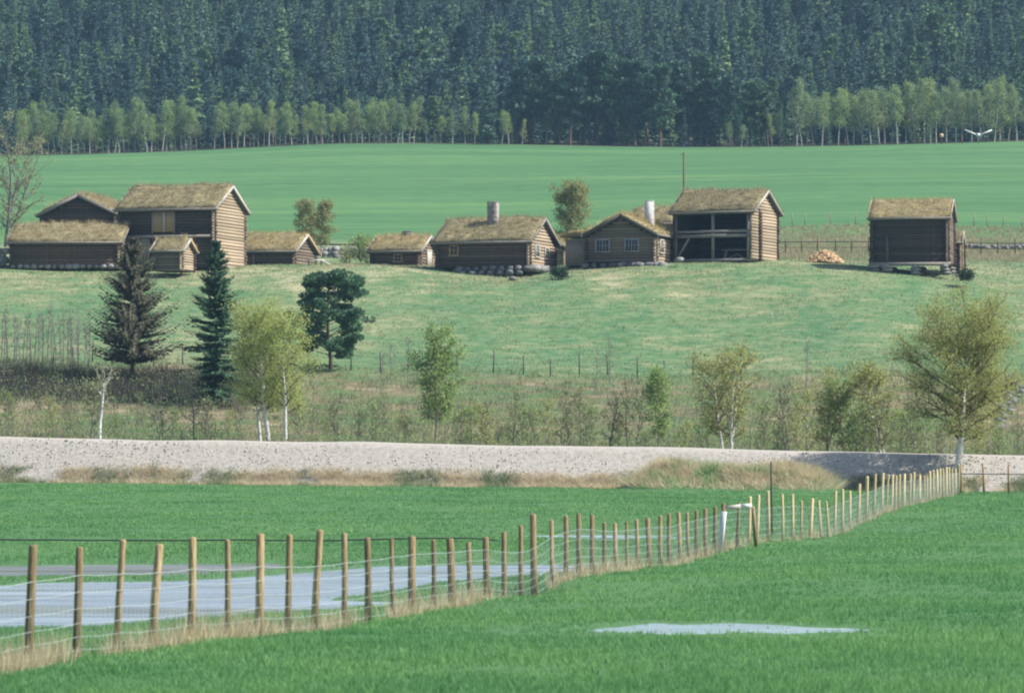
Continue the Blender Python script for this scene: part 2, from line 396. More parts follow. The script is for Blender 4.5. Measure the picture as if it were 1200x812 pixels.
rows = np.concatenate([np.arange(-60, 30, 6), np.arange(30, 182, .42), np.arange(182, 366, 1.1), np.arange(366, 640, 6), np.arange(640, 1710, 22)])
tcol = np.concatenate([np.linspace(-1.6, -.2, 14), np.linspace(-.19, .19, 330)[1:-1], np.linspace(.2, 1.6, 14)])
GX = tcol[None, :] * (np.maximum(rows, 0)[:, None] + 24); GD = np.broadcast_to(rows[:, None], GX.shape)
gx, gd = GX.ravel().copy(), GD.ravel().copy()
gzv = ground_z(gx, gd)
nr, nc = GX.shape
i = np.arange(nr - 1)[:, None] * nc; j = np.arange(nc - 1)[None, :]
Q = np.stack([i + j, i + j + 1, i + nc + j + 1, i + nc + j], -1).reshape(-1, 4)
gme = mesh_np('ground', np.stack([gx, gd, gzv], 1), [Q])
gme.polygons.foreach_set('use_smooth', np.ones(len(gme.polygons), bool))
def regions(x, d):
    """how much of each ground cover grows here: dry litter, meadow, far field, forest floor"""
    u = 600 + F * x / np.maximum(d, 30); n1 = fbm(x / 4, d / 4, 41) - .5; n2 = fbm(x / 1.2, d / 1.2, 47) - .5
    off = d - bank_foot_d(x)
    scrub = sstep(-2.2, -.6, off + n2 * 2.2) * (1 - sstep(252, 262, d + n1 * 10))
    scrub = np.maximum(scrub, sstep(.12, .3, mound(x, d) + n2 * .2) * (off < 0))
    fl = np.abs(d - fence_d(np.clip(u, -100, 1130))) / np.maximum(d, 30)
    scrub = np.maximum(scrub, sstep(328, 336, d + n1 * 8) * (1 - sstep(356, 362, d + n1 * 6)) * sstep(870, 925, u))
    meadow = (1 - scrub * (d > 300)) * sstep(252, 262, d + n1 * 10) * (1 - sstep(352, 362, d + n1 * 6 - 10 * (u < 560)))
    far = sstep(352, 362, d + n1 * 6 - 10 * (u < 560)) * (1 - sstep(600, 606, d + n1 * 4))
    wood = sstep(600, 606, d + n1 * 4)
    return scrub, meadow, far, wood
sc_, me_, fa_, wo_ = regions(gx, gd)
ca = gme.color_attributes.new('cover', 'FLOAT_COLOR', 'POINT')
ca.data.foreach_set('color', np.stack([sc_, me_, fa_, wo_], 1).astype(np.float32).ravel())

m, n, b = new_mat('ground_cover')
at = n.nodes.new('ShaderNodeAttribute'); at.attribute_name = 'cover'
sep = n.nodes.new('ShaderNodeSeparateColor'); n.links.new(at.outputs['Color'], sep.inputs[0])
fine = noise(n, 9, 4); mid = noise(n, .55, 5, (.6, .9, 1)); big = noise(n, .11, 4, (1, .5, 1)); strp = noise(n, .05, 3, (.25, 1.6, 1)); mid2 = noise(n, 1.6, 4, (.6, .8, 1))
near_c = mix_c(n, big, ramp(n, fine, [(.3, (.045, .115, .046)), (.7, (.08, .175, .068))]), ramp(n, fine, [(.3, (.055, .13, .05)), (.7, (.10, .20, .08))]))
patch = math_n(n, 'ADD', math_n(n, 'MULTIPLY', mid, .6), math_n(n, 'MULTIPLY', big, .55))
gp0 = n.nodes.new('ShaderNodeNewGeometry'); sx0 = n.nodes.new('ShaderNodeSeparateXYZ'); n.links.new(gp0.outputs['Position'], sx0.inputs[0])
mr = n.nodes.new('ShaderNodeMapRange'); mr.inputs[1].default_value = 286; mr.inputs[2].default_value = 303; mr.inputs[3].default_value = 0; mr.inputs[4].default_value = .06; n.links.new(sx0.outputs[1], mr.inputs[0])
patch_m = math_n(n, 'ADD', patch, mr.outputs[0])
mead_c = ramp(n, patch_m, [(.46, (.052, .145, .06)), (.57, (.08, .168, .07)), (.66, (.16, .205, .098)), (.78, (.36, .335, .20))])
mead_c = mix_c(n, .27, mead_c, ramp(n, mid2, [(.40, (.05, .125, .05)), (.72, (.40, .36, .22))]))
far_c = ramp(n, strp, [(.3, (.038, .122, .046)), (.5, (.058, .158, .058)), (.72, (.11, .22, .075))])
far_c = mix_c(n, .38, far_c, ramp(n, mid, [(.3, (.032, .105, .042)), (.7, (.11, .20, .07))]))
gp = n.nodes.new('ShaderNodeNewGeometry'); sx = n.nodes.new('ShaderNodeSeparateXYZ'); n.links.new(gp.outputs['Position'], sx.inputs[0])
yy = math_n(n, 'ADD', sx.outputs[1], math_n(n, 'MULTIPLY', big, 14)); trk = math_n(n, 'LESS_THAN', math_n(n, 'ABSOLUTE', math_n(n, 'SUBTRACT', yy, 500), 0), 1.6)
far_c = mix_c(n, math_n(n, 'MULTIPLY', trk, .35), far_c, (.035, .085, .035))
rows_ = math_n(n, 'SINE', math_n(n, 'MULTIPLY', math_n(n, 'ADD', yy, math_n(n, 'MULTIPLY', sx.outputs[0], .12)), .52), 0)
far_c = mix_c(n, math_n(n, 'MULTIPLY', math_n(n, 'GREATER_THAN', rows_, .93), .12), far_c, (.15, .22, .085))
scr_c = ramp(n, patch, [(.42, (.07, .14, .055)), (.53, (.10, .145, .062)), (.62, (.16, .14, .08)), (.70, (.25, .20, .13)), (.80, (.40, .34, .22))])
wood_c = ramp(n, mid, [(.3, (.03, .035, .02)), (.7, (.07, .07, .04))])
c = mix_c(n, sep.outputs[0], near_c, scr_c); c = mix_c(n, sep.outputs[1], c, mead_c); c = mix_c(n, sep.outputs[2], c, far_c)
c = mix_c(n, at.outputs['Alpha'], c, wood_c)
n.links.new(c, b.inputs['Base Color']); b.inputs['Roughness'].default_value = .95
bump(n, b, fine, .6, .08)
tag(add('ground', gme, M['ground_cover']), 'green valley floor and slope with meadow, fields and wooded hillside', kind='structure')

# water sheets
def water_mat(name, col, rough):
    m, n, b = new_mat(name)
    f = noise(n, .35, 4, (.5, 2.2, 1)); w = noise(n, 5, 3, (1, .6, 1))
    n.links.new(ramp(n, f, [(.35, tuple(k * .8 for k in col)), (.65, tuple(min(1, k * 1.2) for k in col))]), b.inputs['Base Color'])
    b.inputs['Roughness'].default_value = rough; b.inputs['Specular IOR Level'].default_value = .5; b.inputs['IOR'].default_value = 1.33
    bump(n, b, w, .9, .03)
    bn = [q for q in n.nodes if q.type == 'BUMP'][0]; st = noise(n, .22, 3, (.35, 1.6, 1)); n.links.new(ramp(n, st, [(.36, (.22,) * 3), (.56, (1, 1, 1))]), bn.inputs['Strength'])
    n.links.new(ramp(n, st, [(.36, (rough * .45,) * 3), (.56, (rough * 1.2,) * 3)]), b.inputs['Roughness'])
    return m
water_mat('water', (.25, .30, .345), .28); water_mat('water_mud', (.15, .16, .145), .35); water_mat('water_pale', (.27, .345, .36), .35)
WL = {'pond': ('water', 'wide grey pool of meltwater behind the wire fence'), 'muddy_pool': ('water_mud', 'narrow muddy strip of water beyond the grey pool'),
      'ditch_water': ('water_pale', 'thin pale strip of water behind the middle of the fence'), 'puddle': ('water_pale', 'pale puddle in the green field before the fence')}
for nm, poly, lv in PONDS:
    c0 = poly.mean(0); lo, hi = poly.min(0) - 1.2, poly.max(0) + 1.6
    V = np.array([(lo[0], lo[1], lv), (hi[0], lo[1], lv), (hi[0], hi[1], lv), (lo[0], hi[1], lv)])
    # sheet cut to a band round the outline so that it stays inside its hollow
    dirs = poly - c0; out = []
    for k in range(len(poly)):
        e0 = poly[k] - poly[k - 1]; e1 = poly[(k + 1) % len(poly)] - poly[k]
        nrm = np.array([e0[1] + e1[1], -(e0[0] + e1[0])]); nrm /= np.linalg.norm(nrm) + 1e-9
        if poly_sd(np.array([poly[k][0] + nrm[0] * .05]), np.array([poly[k][1] + nrm[1] * .05]), poly)[0] < 0: nrm = -nrm
        out.append(poly[k] + nrm * (.3 if nm.startswith('puddle') else .55))
    me = bpy.data.meshes.new(nm)
    me.from_pydata([(p[0], p[1], lv) for p in out], [], [list(range(len(out)))]); me.update()
    o = add(nm, me, M[WL[nm][0]]); tag(o, WL[nm][1], kind='structure')

# ------------------------------------------------------------------ gravel road on its bank
xs = np.arange(-95, 96, .5)
sec = []   # cross-section: foot, face, shoulder, road, far shoulder, far foot
nface = 9
V = []; nx = len(xs)
prof = [(-.6, None)] + [(q / nface * 2.7, q / nface) for q in range(nface + 1)] + [(3.4, 1.02), (5.2, 1.04), (7.0, 1.0), (9.5, .2)]
for off, h in prof:
    for x in xs:
        fz, tz = bank_foot_z(x), bank_top_z(x)
        V.append((x, bank_foot_d(x) + off, (fz - .5) if h is None else fz + (tz - fz) * h))
V = np.array(V)
jit = (fbm(V[:, 0] / .6, V[:, 1] / .4 + V[:, 2] * 3, 61) - .5) * .07 * ((V[:, 1] - bank_foot_d(V[:, 0])) < 3.0)
V[:, 2] += jit + (fbm(V[:, 0] / 7, V[:, 0] * 0, 63) - .5) * .22 * sstep(1.5, 3.0, V[:, 1] - bank_foot_d(V[:, 0]))
i = np.arange(len(prof) - 1)[:, None] * nx; j = np.arange(nx - 1)[None, :]
Q = np.stack([i + j, i + j + 1, i + nx + j + 1, i + nx + j], -1).reshape(-1, 4)
simple('gravel', [(.27, .247, .215), (.375, .346, .304), (.455, .422, .377)], 4.5, 5, None, .5, None, .9, .05)
o = add('gravel_road', mesh_np('gravel_road', V, [Q]), M['gravel'], smooth=True)
tag(o, 'pale gravel road running along a low bank', kind='structure')
# loose stones on the face
def stone_verts(r, rg):
    v = np.array([(1,0,0),(-1,0,0),(0,1,0),(0,-1,0),(0,0,1),(0,0,-1)], float) * rg.uniform(.6, 1.2, (6, 1)) * r
    return v
ST = np.array([(0,2,4),(2,1,4),(1,3,4),(3,0,4),(2,0,5),(1,2,5),(3,1,5),(0,3,5)])
mb = MB()
for k in range(8500):
    x = rng.uniform(-42, 42); q = rng.uniform(.12, 1.0); r = .02 + .05 * rng.random() ** 2.2
    fz, tz = bank_foot_z(x), bank_top_z(x)
    mb.put(stone_verts(r, rng) + np.array([x, bank_foot_d(x) + q * 2.7, fz + (tz - fz) * q]), None, ST)
m_ = foliage('gravel_stone', [(.27, .25, .225), (.35, .33, .30), (.44, .415, .38), (.31, .29, .265)], 0)
tag(mb.build('gravel', m_), 'loose pale stones on the face of the road bank', kind='stuff')

# ------------------------------------------------------------------ grass
def blades(name, base, per, h, w, mat, lean=.35, spread=.05, parent=None, kind='stuff', label=None):
    """single-triangle grass blades, `per` of them round every base point"""
    base = np.repeat(np.asarray(base, float), per, 0); k = len(base)
    h = np.repeat(np.broadcast_to(h, (k // per,)), per) * rng.uniform(.55, 1.25, k); w = np.repeat(np.broadcast_to(w, (k // per,)), per) * rng.uniform(.6, 1.3, k)
    sp = np.repeat(np.broadcast_to(spread, (k // per,)), per)
    a = rng.uniform(0, 2 * math.pi, k); a2 = rng.uniform(0, 2 * math.pi, k); ln = rng.uniform(0, 1, k) * lean * h
    base = base + np.stack([np.cos(a2) * sp * rng.random(k), np.sin(a2) * sp * rng.random(k), np.zeros(k) - .02], 1)
    dx = np.stack([np.cos(a), np.sin(a), np.zeros(k)], 1) * w[:, None] / 2
    tip = base + np.stack([np.cos(a2) * ln, np.sin(a2) * ln, h], 1)
    V = np.stack([base - dx, base + dx, tip], 1).reshape(-1, 3)
    o = add(name, mesh_np(name, V, [np.arange(3 * k).reshape(-1, 3)]), mat, parent)
    if label: tag(o, label)
    if kind: o['kind'] = kind
    return o

def frustum_pts(n, d0, d1, pw=1.0, marg=70):
    d = d0 + (d1 - d0) * rng.random(n) ** pw
    u = rng.uniform(-marg, 1200 + marg, n)
    return (u - 600) * d / F, d
x, d = frustum_pts(120000, 34, 182, 1.5)
d2 = 34 + 148 * rng.random(42000) ** 1.3; x2 = np.where(rng.random(42000) < .5, -1, 1) * (670 * d2 / F + 10 * rng.random(42000)); x, d = np.concatenate([x, x2]), np.concatenate([d, d2])
off = d - bank_foot_d(x)
zz = ground_z(x, d)
ok = (off < -1.6) & (mound(x, d) < .3)
for nm, poly, lv in PONDS: sdp = poly_sd(x, d, poly); ok &= ~((sdp < 1.2) & (zz < lv + .012) & ~((sdp > -1.1) & (rng.random(len(x)) < .16)))
x, d, zz = x[ok], d[ok], zz[ok]
hh = np.clip(.08 + (fbm(x / 2, d / 2, 71) - .5) * .09 + .05 * (fbm(x / .5, d / .5, 73) - .5), .03, .16)
for nm, poly, lv in PONDS: hh = np.where((poly_sd(x, d + 1.6, poly) < .2) | (poly_sd(x, d, poly) < .2), hh * rng.uniform(.35, 1.1, len(hh)), hh)
blades('grass', np.stack([x, d, zz], 1), 6, hh, .008 + d * .0002, M['field_grass'], .9, .05 + d * .0008, label='short green young crop covering the near fields')

# straw along the fence foot and along the foot of the bank
px = rng.uniform(-60, 1135, 5200); dl = fence_d(px) * (1 + rng.normal(0, .008, 5200)); x = (px - 600) * dl / F
dens = fbm(px / 55, px * 0 + .5, 77) + .22 * (px < 560) + .15 * ((px > 640) & (px < 860)) - .12 * (px > 900)
ok = dens > rng.uniform(.42, .95, len(px))
x, dl = x[ok], dl[ok]; zz = ground_z(x, dl)
blades('dry_grass', np.stack([x, dl, zz], 1), 5, rng.uniform(.10, .42, len(x)), .007 + dl * .0001, M['straw'], .6, .10, label='dry straw standing along the foot of the wire fence')
n_ = 18000
x = rng.uniform(-40, 40, n_); off = rng.uniform(-1.3, 1.0, n_) + .5 * (fbm(x / 3, x * 0, 86) - .5); off = np.where(rng.random(n_) < .35, np.abs(off) * .6 + rng.uniform(0, 1.0, n_) * 1.3 * np.maximum(0, fbm(x / 2.2, x * 0, 85) - .35), off); d = bank_foot_d(x) + off
zz = np.where(off > -.4, bank_foot_z(x) + np.maximum(0, off) / 2.7 * (bank_top_z(x) - bank_foot_z(x)), ground_z(x, d))
ok = fbm(x / 1.5, d / 1.5, 81) > .36
gt = ok & (fbm(x / .9, d * 0 + 2, 87) + rng.normal(0, .06, n_) > .60); ok &= ~gt
blades('dry_grass', np.stack([x, d, zz], 1)[ok], 6, rng.uniform(.10, .36, ok.sum()), .028, M['straw'], 2.0, .18, label='dry straw along the foot of the road bank')
blades('bank_grass', np.stack([x, d, zz], 1)[gt], 6, rng.uniform(.12, .36, gt.sum()), .026, M['meadow_blade'], 1.3, .18, label='olive tussocks among the straw along the road bank')
u = rng.uniform(730, 990, 5200); x = (u - 600) * 172 / F; d = bank_foot_d(x) - 3 + rng.normal(0, 2.2, len(u)); ok = mound(x, d) > .12
x, d = x[ok], d[ok]
g = fbm(x / .8, d / .8, 83) + rng.normal(0, .10, len(x)) > .62
for sel, mt, lb in ((~g, 'straw', 'dry straw lying over the rough mound before the bank'), (g, 'field_grass', 'green tussocks growing on the rough mound')):
    blades('mound_grass', np.stack([x, d, ground_z(x, d)], 1)[sel], 7, rng.uniform(.15, .5, sel.sum()), .03, M[mt], 2.2, .25, label=lb)
# meadow and scrub bank
x, d = frustum_pts(29000, 254, 330, .9, 200); zz = ground_z(x, d)
pat = fbm(x / 7, d / 14, 91, 4)
blades('meadow_grass', np.stack([x, d, zz], 1), 5, rng.uniform(.06, .2, len(x)), .055, M['meadow_blade'], 1.6, .35, label='tussocky spring grass on the meadow below the houses')
x, d = frustum_pts(19000, 256, 318, .8, 200); ok = (fbm(x / 5, d / 2.5, 95, 4) + .10 * sstep(285, 305, d)) > .67; x, d = x[ok], d[ok]
blades('meadow_straw', np.stack([x, d, ground_z(x, d)], 1), 6, rng.uniform(.08, .22, len(x)), .05, M['straw'], 1.8, .4, label='flattened straw in pale streaks across the meadow')
x, d = frustum_pts(15000, 190, 258, 1, 220); ok = d > bank_foot_d(x) + 9; x, d = x[ok], d[ok]
blades('scrub_grass', np.stack([x, d, ground_z(x, d)], 1), 6, rng.uniform(.12, .42, len(x)), .045, M['scrub_grass'], 1.2, .4, label='withered rough grass on the bank behind the road')
n_ = 6500; x, d = frustum_pts(n_, 192, 252, 1, 220); ok = (d > bank_foot_d(x) + 10) & (fbm(x / 3.5, d / 6, 111) > .40); x, d = x[ok], d[ok]; zz = ground_z(x, d)
hh = rng.uniform(.4, 1.5, len(x)) * (.5 + fbm(x / 5, d / 5, 113))
blades('undergrowth_twigs', np.stack([x, d, zz], 1), 4, hh, .022, M['twig_grey'], .6, .3, label='thin grey shoots tangled over the bank behind the road')
k_ = 9; c = np.repeat(np.stack([x, d, zz], 1), k_, 0) + np.stack([rng.normal(0, .28, len(x) * k_), rng.normal(0, .28, len(x) * k_), np.repeat(hh, k_) * rng.uniform(.25, 1.05, len(x) * k_)], 1)
a = rng.normal(0, 1, c.shape); a /= np.linalg.norm(a, axis=1, keepdims=True); e_ = np.cross(a, rng.normal(0, 1, c.shape)); e_ /= np.linalg.norm(e_, axis=1, keepdims=True)
sz = .055 * rng.uniform(.6, 1.4, (len(c), 1)); V = np.stack([c - a * sz, c + e_ * sz * .6, c + a * sz, c - e_ * sz * .6], 1).reshape(-1, 3)
tag(add('undergrowth_leaves', mesh_np('undergrowth_leaves', V, [np.arange(len(V)).reshape(-1, 4)]), M['leaf_fresh']), 'fresh small leaves on the shoots behind the road', kind='stuff')
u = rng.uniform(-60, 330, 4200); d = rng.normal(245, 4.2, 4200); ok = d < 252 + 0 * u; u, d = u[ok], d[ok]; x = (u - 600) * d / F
blades('shade_brushwood', np.stack([x, d, ground_z(x, d)], 1), 7, rng.uniform(.35, 1.0, len(x)), .03, M['brush_shade'], .9, .35, label='leafless twigs coloured dark as spruce shade on the bank below the bare saplings')  # twigs added to darken the bank where the spruces' shadow falls
u = rng.uniform(905, 1400, 9000); d = rng.uniform(330, 363, 9000); x = (u - 600) * d / F
blades('dry_grass', np.stack([x, d, ground_z(x, d)], 1), 5, rng.uniform(.12, .4, 9000), .05, M['rise_grass'], 1.2, .4, label='dry grass on the bank beyond the raised granary')

# ------------------------------------------------------------------ buildings
def log_mesh(l, r, rg):
    n = 8; th = np.arange(n) * 2 * math.pi / n + math.pi / 8
    r0, r1 = r * rg.uniform(.92, 1.06), r * rg.uniform(.92, 1.06)
    ring = np.stack([np.zeros(n), np.cos(th) * .92, np.sin(th)], 1)
    sag = rg.uniform(-.015, .015)
    V = np.vstack([ring * r0 + [-l / 2, 0, 0], ring * (r0 + r1) / 2 + [0, rg.uniform(-.012, .012), sag], ring * r1 + [l / 2, 0, 0]])
    j = np.arange(n); j2 = (j + 1) % n
    Q = np.vstack([np.stack([j + k * n, j2 + k * n, j2 + (k + 1) * n, j + (k + 1) * n], 1) for k in (0, 1)])
    return mesh_np('log', V, [Q, np.array([j[::-1], j + 2 * n])])

WALLS = {'front': ((0, -1), (1, 0)), 'right': ((1, 0), (0, 1)), 'back': ((0, 1), (-1, 0)), 'left': ((-1, 0), (0, -1))}
hrng = np.random.default_rng(5)

def log_wall(root, side, L, W, he, rise, mat, course=.25, z0=0.0, gable=True, ext=.24):
    (nx_, ny_), (tx, ty) = WALLS[side]
    long_ = side in ('front', 'back'); ln = L if long_ else W; off = W / 2 if long_ else L / 2
    isg = (not long_) and gable; top = he
    prof = [(-ln / 2, z0), (ln / 2, z0), (ln / 2, top)] + ([(0, top + rise)] if isg else []) + [(-ln / 2, top)]
    th = .05
    V = [(tx * s + nx_ * (off + e), ty * s + ny_ * (off + e), z) for e in (-th, th) for s, z in prof]
    k = len(prof)
    me = bpy.data.meshes.new('wall'); me.from_pydata(V, [], [list(range(k))[::-1], list(range(k, 2 * k))] + [[a, (a + 1) % k, (a + 1) % k + k, a + k] for a in range(k)]); me.update()
    w = add('wall', me, M['core_dark'], root)
    z = z0 + course * (.5 if long_ else .98); r = course * .53; rz = math.atan2(ty, tx)
    while z < top + (rise if isg else 0) - .08:
        hl = ln / 2 if z <= top + .02 else ln / 2 * (1 - (z + .1 - top) / rise)
        if hl < .2: break
        e = ext * hrng.uniform(.8, 1.2) if z <= top + .02 else 0
        lg = add('log', log_mesh(2 * (hl + e), r, hrng), M[mat], w)
        lg.location = (nx_ * off, ny_ * off, z); lg.rotation_euler = (0, 0, rz)
        z += course
    return w

def opening(root, side, L, W, s, z, w, h, cols, rows, fmat, kind='window', dmat=None):
    """window or door set proud of the logs; s = distance along the wall from its middle"""
    (nx_, ny_), (tx, ty) = WALLS[side]; long_ = side in ('front', 'back'); off = (W / 2 if long_ else L / 2) + .15
    rz = math.atan2(ty, tx); o = empty(kind, (tx * s + nx_ * off, ty * s + ny_ * off, z), rz) if False else None
    mb = MB(); f = .11 if kind == 'window' else .12
    mb.box((-w/2 - f/2, 0, 0), (f, .09, h + 2*f)); mb.box((w/2 + f/2, 0, 0), (f, .09, h + 2*f))
    mb.box((0, -.004, h/2 + f/2), (w, .09, f))
    if kind == 'window':
        mb.box((0, -.012, -h/2 - f/2), (w + 3*f, .12, f))
        for c_ in range(1, cols): mb.box((-w/2 + w*c_/cols, .0, 0), (.07 if cols > 2 and c_ == cols/2 else .045, .07, h))
        for r_ in range(1, rows): mb.box((0, .004, -h/2 + h*r_/rows), (w, .06, .045))
    o = mb.build(kind, M[fmat], root, (tx*s + nx_*off, ty*s + ny_*off, z)); o.rotation_euler = (0, 0, rz)
    if kind == 'window':
        pm = MB().box((0, 0, 0), (w/cols, .02, h/rows)).mesh('pane'); pm.materials.append(M['glass_dark'])
        for c_ in range(cols):
            for r_ in range(rows):
                p = add('pane', pm, None, o, (-w/2 + w*(c_+.5)/cols, .012, -h/2 + h*(r_+.5)/rows))
    else:
        k = max(2, int(round(w / .22)))
        for q in range(k):
            add('plank', MB().box((0, 0, 0), (w/k - .012, .05 + .01*(q % 2), h)).mesh('plank'), M[dmat or fmat], o, (-w/2 + w*(q+.5)/k, .01, 0))
    return o

def sod_roof(root, L, W, he, rise, oe=.42, og=.36, thick=.31, barge='plank_grey', name='roof', tuft=34, barge2=None, seed=1):
    sl = rise / (W / 2); yw = W / 2 + oe; lx = L / 2 + og
    mb = MB(); t = .10
    for sg in (-1, 1):
        a = [(-lx, 0, he + rise + .12), (lx, 0, he + rise + .12), (lx, sg * yw, he - sl * oe + .12), (-lx, sg * yw, he - sl * oe + .12)]
        V = a + [(x_, y_, z_ - t) for x_, y_, z_ in a]
        mb.put(V, [(0,1,2,3),(7,6,5,4),(0,4,5,1),(1,5,6,2),(2,6,7,3),(3,7,4,0)])
    roof = mb.build(name, M['roof_board'], root)
    nxs, nys = max(8, int(lx * 2 / .3)), 16
    X, Yv = np.meshgrid(np.linspace(-lx + .05, lx - .05, nxs), np.linspace(-yw + .05, yw - .05, nys))
    base = he + rise - sl * np.abs(Yv) + .125
    edge = np.minimum(np.minimum(lx - np.abs(X), yw - np.abs(Yv)) / .35, 1)
    top = base + thick * (.45 + .55 * np.sqrt(np.clip(edge, 0, 1))) + (fbm(X / .5 + seed * 13, Yv / .5, seed + 3) - .5) * .3 + (fbm(X / 1.8 + seed * 3, Yv / 1.8, seed + 8) - .5) * .22
    Vt = np.stack([X, Yv, top], -1).reshape(-1, 3); Vb = np.stack([X, Yv, base - .0], -1).reshape(-1, 3)
    i = np.arange(nys - 1)[:, None] * nxs; j = np.arange(nxs - 1)[None, :]
    Qt = np.stack([i + j, i + j + 1, i + nxs + j + 1, i + nxs + j], -1).reshape(-1, 4); nV = nxs * nys
    rim = list(range(nxs)) + [nxs * k + nxs - 1 for k in range(1, nys)] + list(range(nys * nxs - 2, (nys - 1) * nxs - 1, -1)) + [nxs * k for k in range(nys - 2, 0, -1)]
    Qs = np.array([(rim[q], rim[q - 1], rim[q - 1] + nV, rim[q] + nV) for q in range(len(rim))])
    add('sod', mesh_np('sod', np.vstack([Vt, Vb]), [Qt, Qs]), M['sod'], roof, smooth=True)
    cnt = int(lx * yw * 4 * tuft); q = rng.integers(0, nV, cnt)
    pb = Vt[q] + np.stack([rng.uniform(-.16, .16, cnt), rng.uniform(-.1, .1, cnt), np.zeros(cnt)], 1)
    pb[:, 0] = np.clip(pb[:, 0], -lx - .06, lx + .06)
    blades('roof_grass', pb, 4, rng.uniform(.14, .44, cnt), .03, M['sod_blade'], 1.4, .08, roof)
    for gx_ in (-1, 1):
        for sg in (-1, 1):
            mb = MB(); a = np.array([gx_ * (lx + .03), 0, he + rise + .16]); e = np.array([gx_ * (lx + .03), sg * (yw + .06), he - sl * (oe + .06) + .16])
            mb.bar(a, e, .05, .24)
            mb.build('bargeboard', M[barge2 if (barge2 and sg > 0) else barge], roof)
    for sg in (-1, 1):
        mb = MB().tube([(-lx - .12, sg * (yw + .03), he - sl * oe + .17), (lx + .12, sg * (yw + .03), he - sl * oe + .17)], .085, 7, True)
        mb.build('eave_log', M['plank_grey'], roof)
    return roof

def place(px, py, d, L, W, rz, corner=(.5, -.5)):
    """root position so that the given corner of the plan stands at that photo point"""
    p = P(px, py, d); c, s = math.cos(rz), math.sin(rz); lx, ly = corner[0] * L, corner[1] * W
    return (p.x - (c * lx - s * ly), p.y - (s * lx + c * ly), p.z)

def boulder(r, sx=1.0, sy=1.0, sz=.75, seed=0):
    rg = np.random.default_rng(seed); nu, nv = 8, 5; V = [(0, 0, -r)]
    for v in range(1, nv):
        ph = math.pi * v / nv - math.pi / 2
        for u_ in range(nu):
            k = r * rg.uniform(.72, 1.18); a = 2 * math.pi * (u_ + .5 * (v % 2)) / nu
            V.append((k * math.cos(ph) * math.cos(a), k * math.cos(ph) * math.sin(a), k * math.sin(ph)))
    V.append((0, 0, r)); V = np.array(V) * [sx, sy, sz]
    T = [(0, 1 + (u_ + 1) % nu, 1 + u_) for u_ in range(nu)] + [(len(V) - 1, 1 + (nv - 2) * nu + u_, 1 + (nv - 2) * nu + (u_ + 1) % nu) for u_ in range(nu)]
    Qd = [(1 + v * nu + u_, 1 + v * nu + (u_ + 1) % nu, 1 + (v + 1) * nu + (u_ + 1) % nu, 1 + (v + 1) * nu + u_) for v in range(nv - 2) for u_ in range(nu)]
    return mesh_np('stone', V, [np.array(Qd), np.array(T)])

def stones(root, pts, rlo, rhi, mat, seed=0, flat=.75, name='stone'):
    rg = np.random.default_rng(seed)
    for k, (x_, y_, z_) in enumerate(pts):
        r = rg.uniform(rlo, rhi)
        o = add(name, boulder(r, rg.uniform(.9, 1.35), rg.uniform(.8, 1.1), flat * rg.uniform(.85, 1.15), seed * 100 + k), M[mat], root, (x_, y_, z_), False)
        o.rotation_euler = (0, 0, rg.uniform(-.4, .4))

def chimney(root, x_, y_, z0, z1, w, dp, mat):
    mb = MB(); rg = np.random.default_rng(int(z1 * 100)); z = z0; k = 0
    while z < z1 - .01:
        h = min(.17, z1 - z)
        cut = rg.uniform(-.15, .15) * w
        for a, bb in ((-w/2, cut), (cut, w/2)):
            dx = rg.uniform(0, .004)
            mb.box(((a + bb)/2, rg.uniform(-.003, .003), z + h/2), (bb - a - .006, dp + dx, h - .004))
        z += h; k += 1
    mb.box((0, 0, (z0 + z1)/2), (w - .003, dp - .001, z1 - z0 - .02))
    c = mb.build('chimney', M[mat], root, (x_, y_, 0))
    add('capstone', MB().box((0, 0, z1 + .04), (w + .05, dp + .05, .05)).mesh('capstone'), M[mat], c)
    return c

def cabin(name, label, cat, px, py, d, deg, L, W, he, rise, corner=(.5, -.5), mats=None, sides=('front', 'right', 'back', 'left'), group=None, course=.25, z0=0.0, roof=True, seed=1, **kw):
    rz = R(deg); root = empty(name, place(px, py, d, L, W, rz, corner), rz)
    tag(root, label, cat, group)
    mats = mats or {}
    for sd in sides:
        log_wall(root, sd, L, W, he, rise, mats.get(sd, 'log_grey'), course, z0)
    if roof: sod_roof(root, L, W, he, rise, seed=seed, **kw)
    return root

GRP = 'turf-roofed log buildings on the rise'
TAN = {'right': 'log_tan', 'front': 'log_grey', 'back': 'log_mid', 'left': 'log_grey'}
# barn gable end peeping over the low shed
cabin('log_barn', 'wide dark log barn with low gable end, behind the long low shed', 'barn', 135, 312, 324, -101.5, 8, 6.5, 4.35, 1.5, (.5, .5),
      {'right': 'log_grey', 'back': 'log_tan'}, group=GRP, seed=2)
# long low shed
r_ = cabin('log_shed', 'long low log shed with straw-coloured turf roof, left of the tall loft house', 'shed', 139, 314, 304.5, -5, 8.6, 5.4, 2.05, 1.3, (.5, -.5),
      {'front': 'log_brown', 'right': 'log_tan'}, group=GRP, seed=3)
stones(r_, [(-4.2 + k * .56, -2.78, .12) for k in range(16)], .24, .33, 'stone', 3, .7)
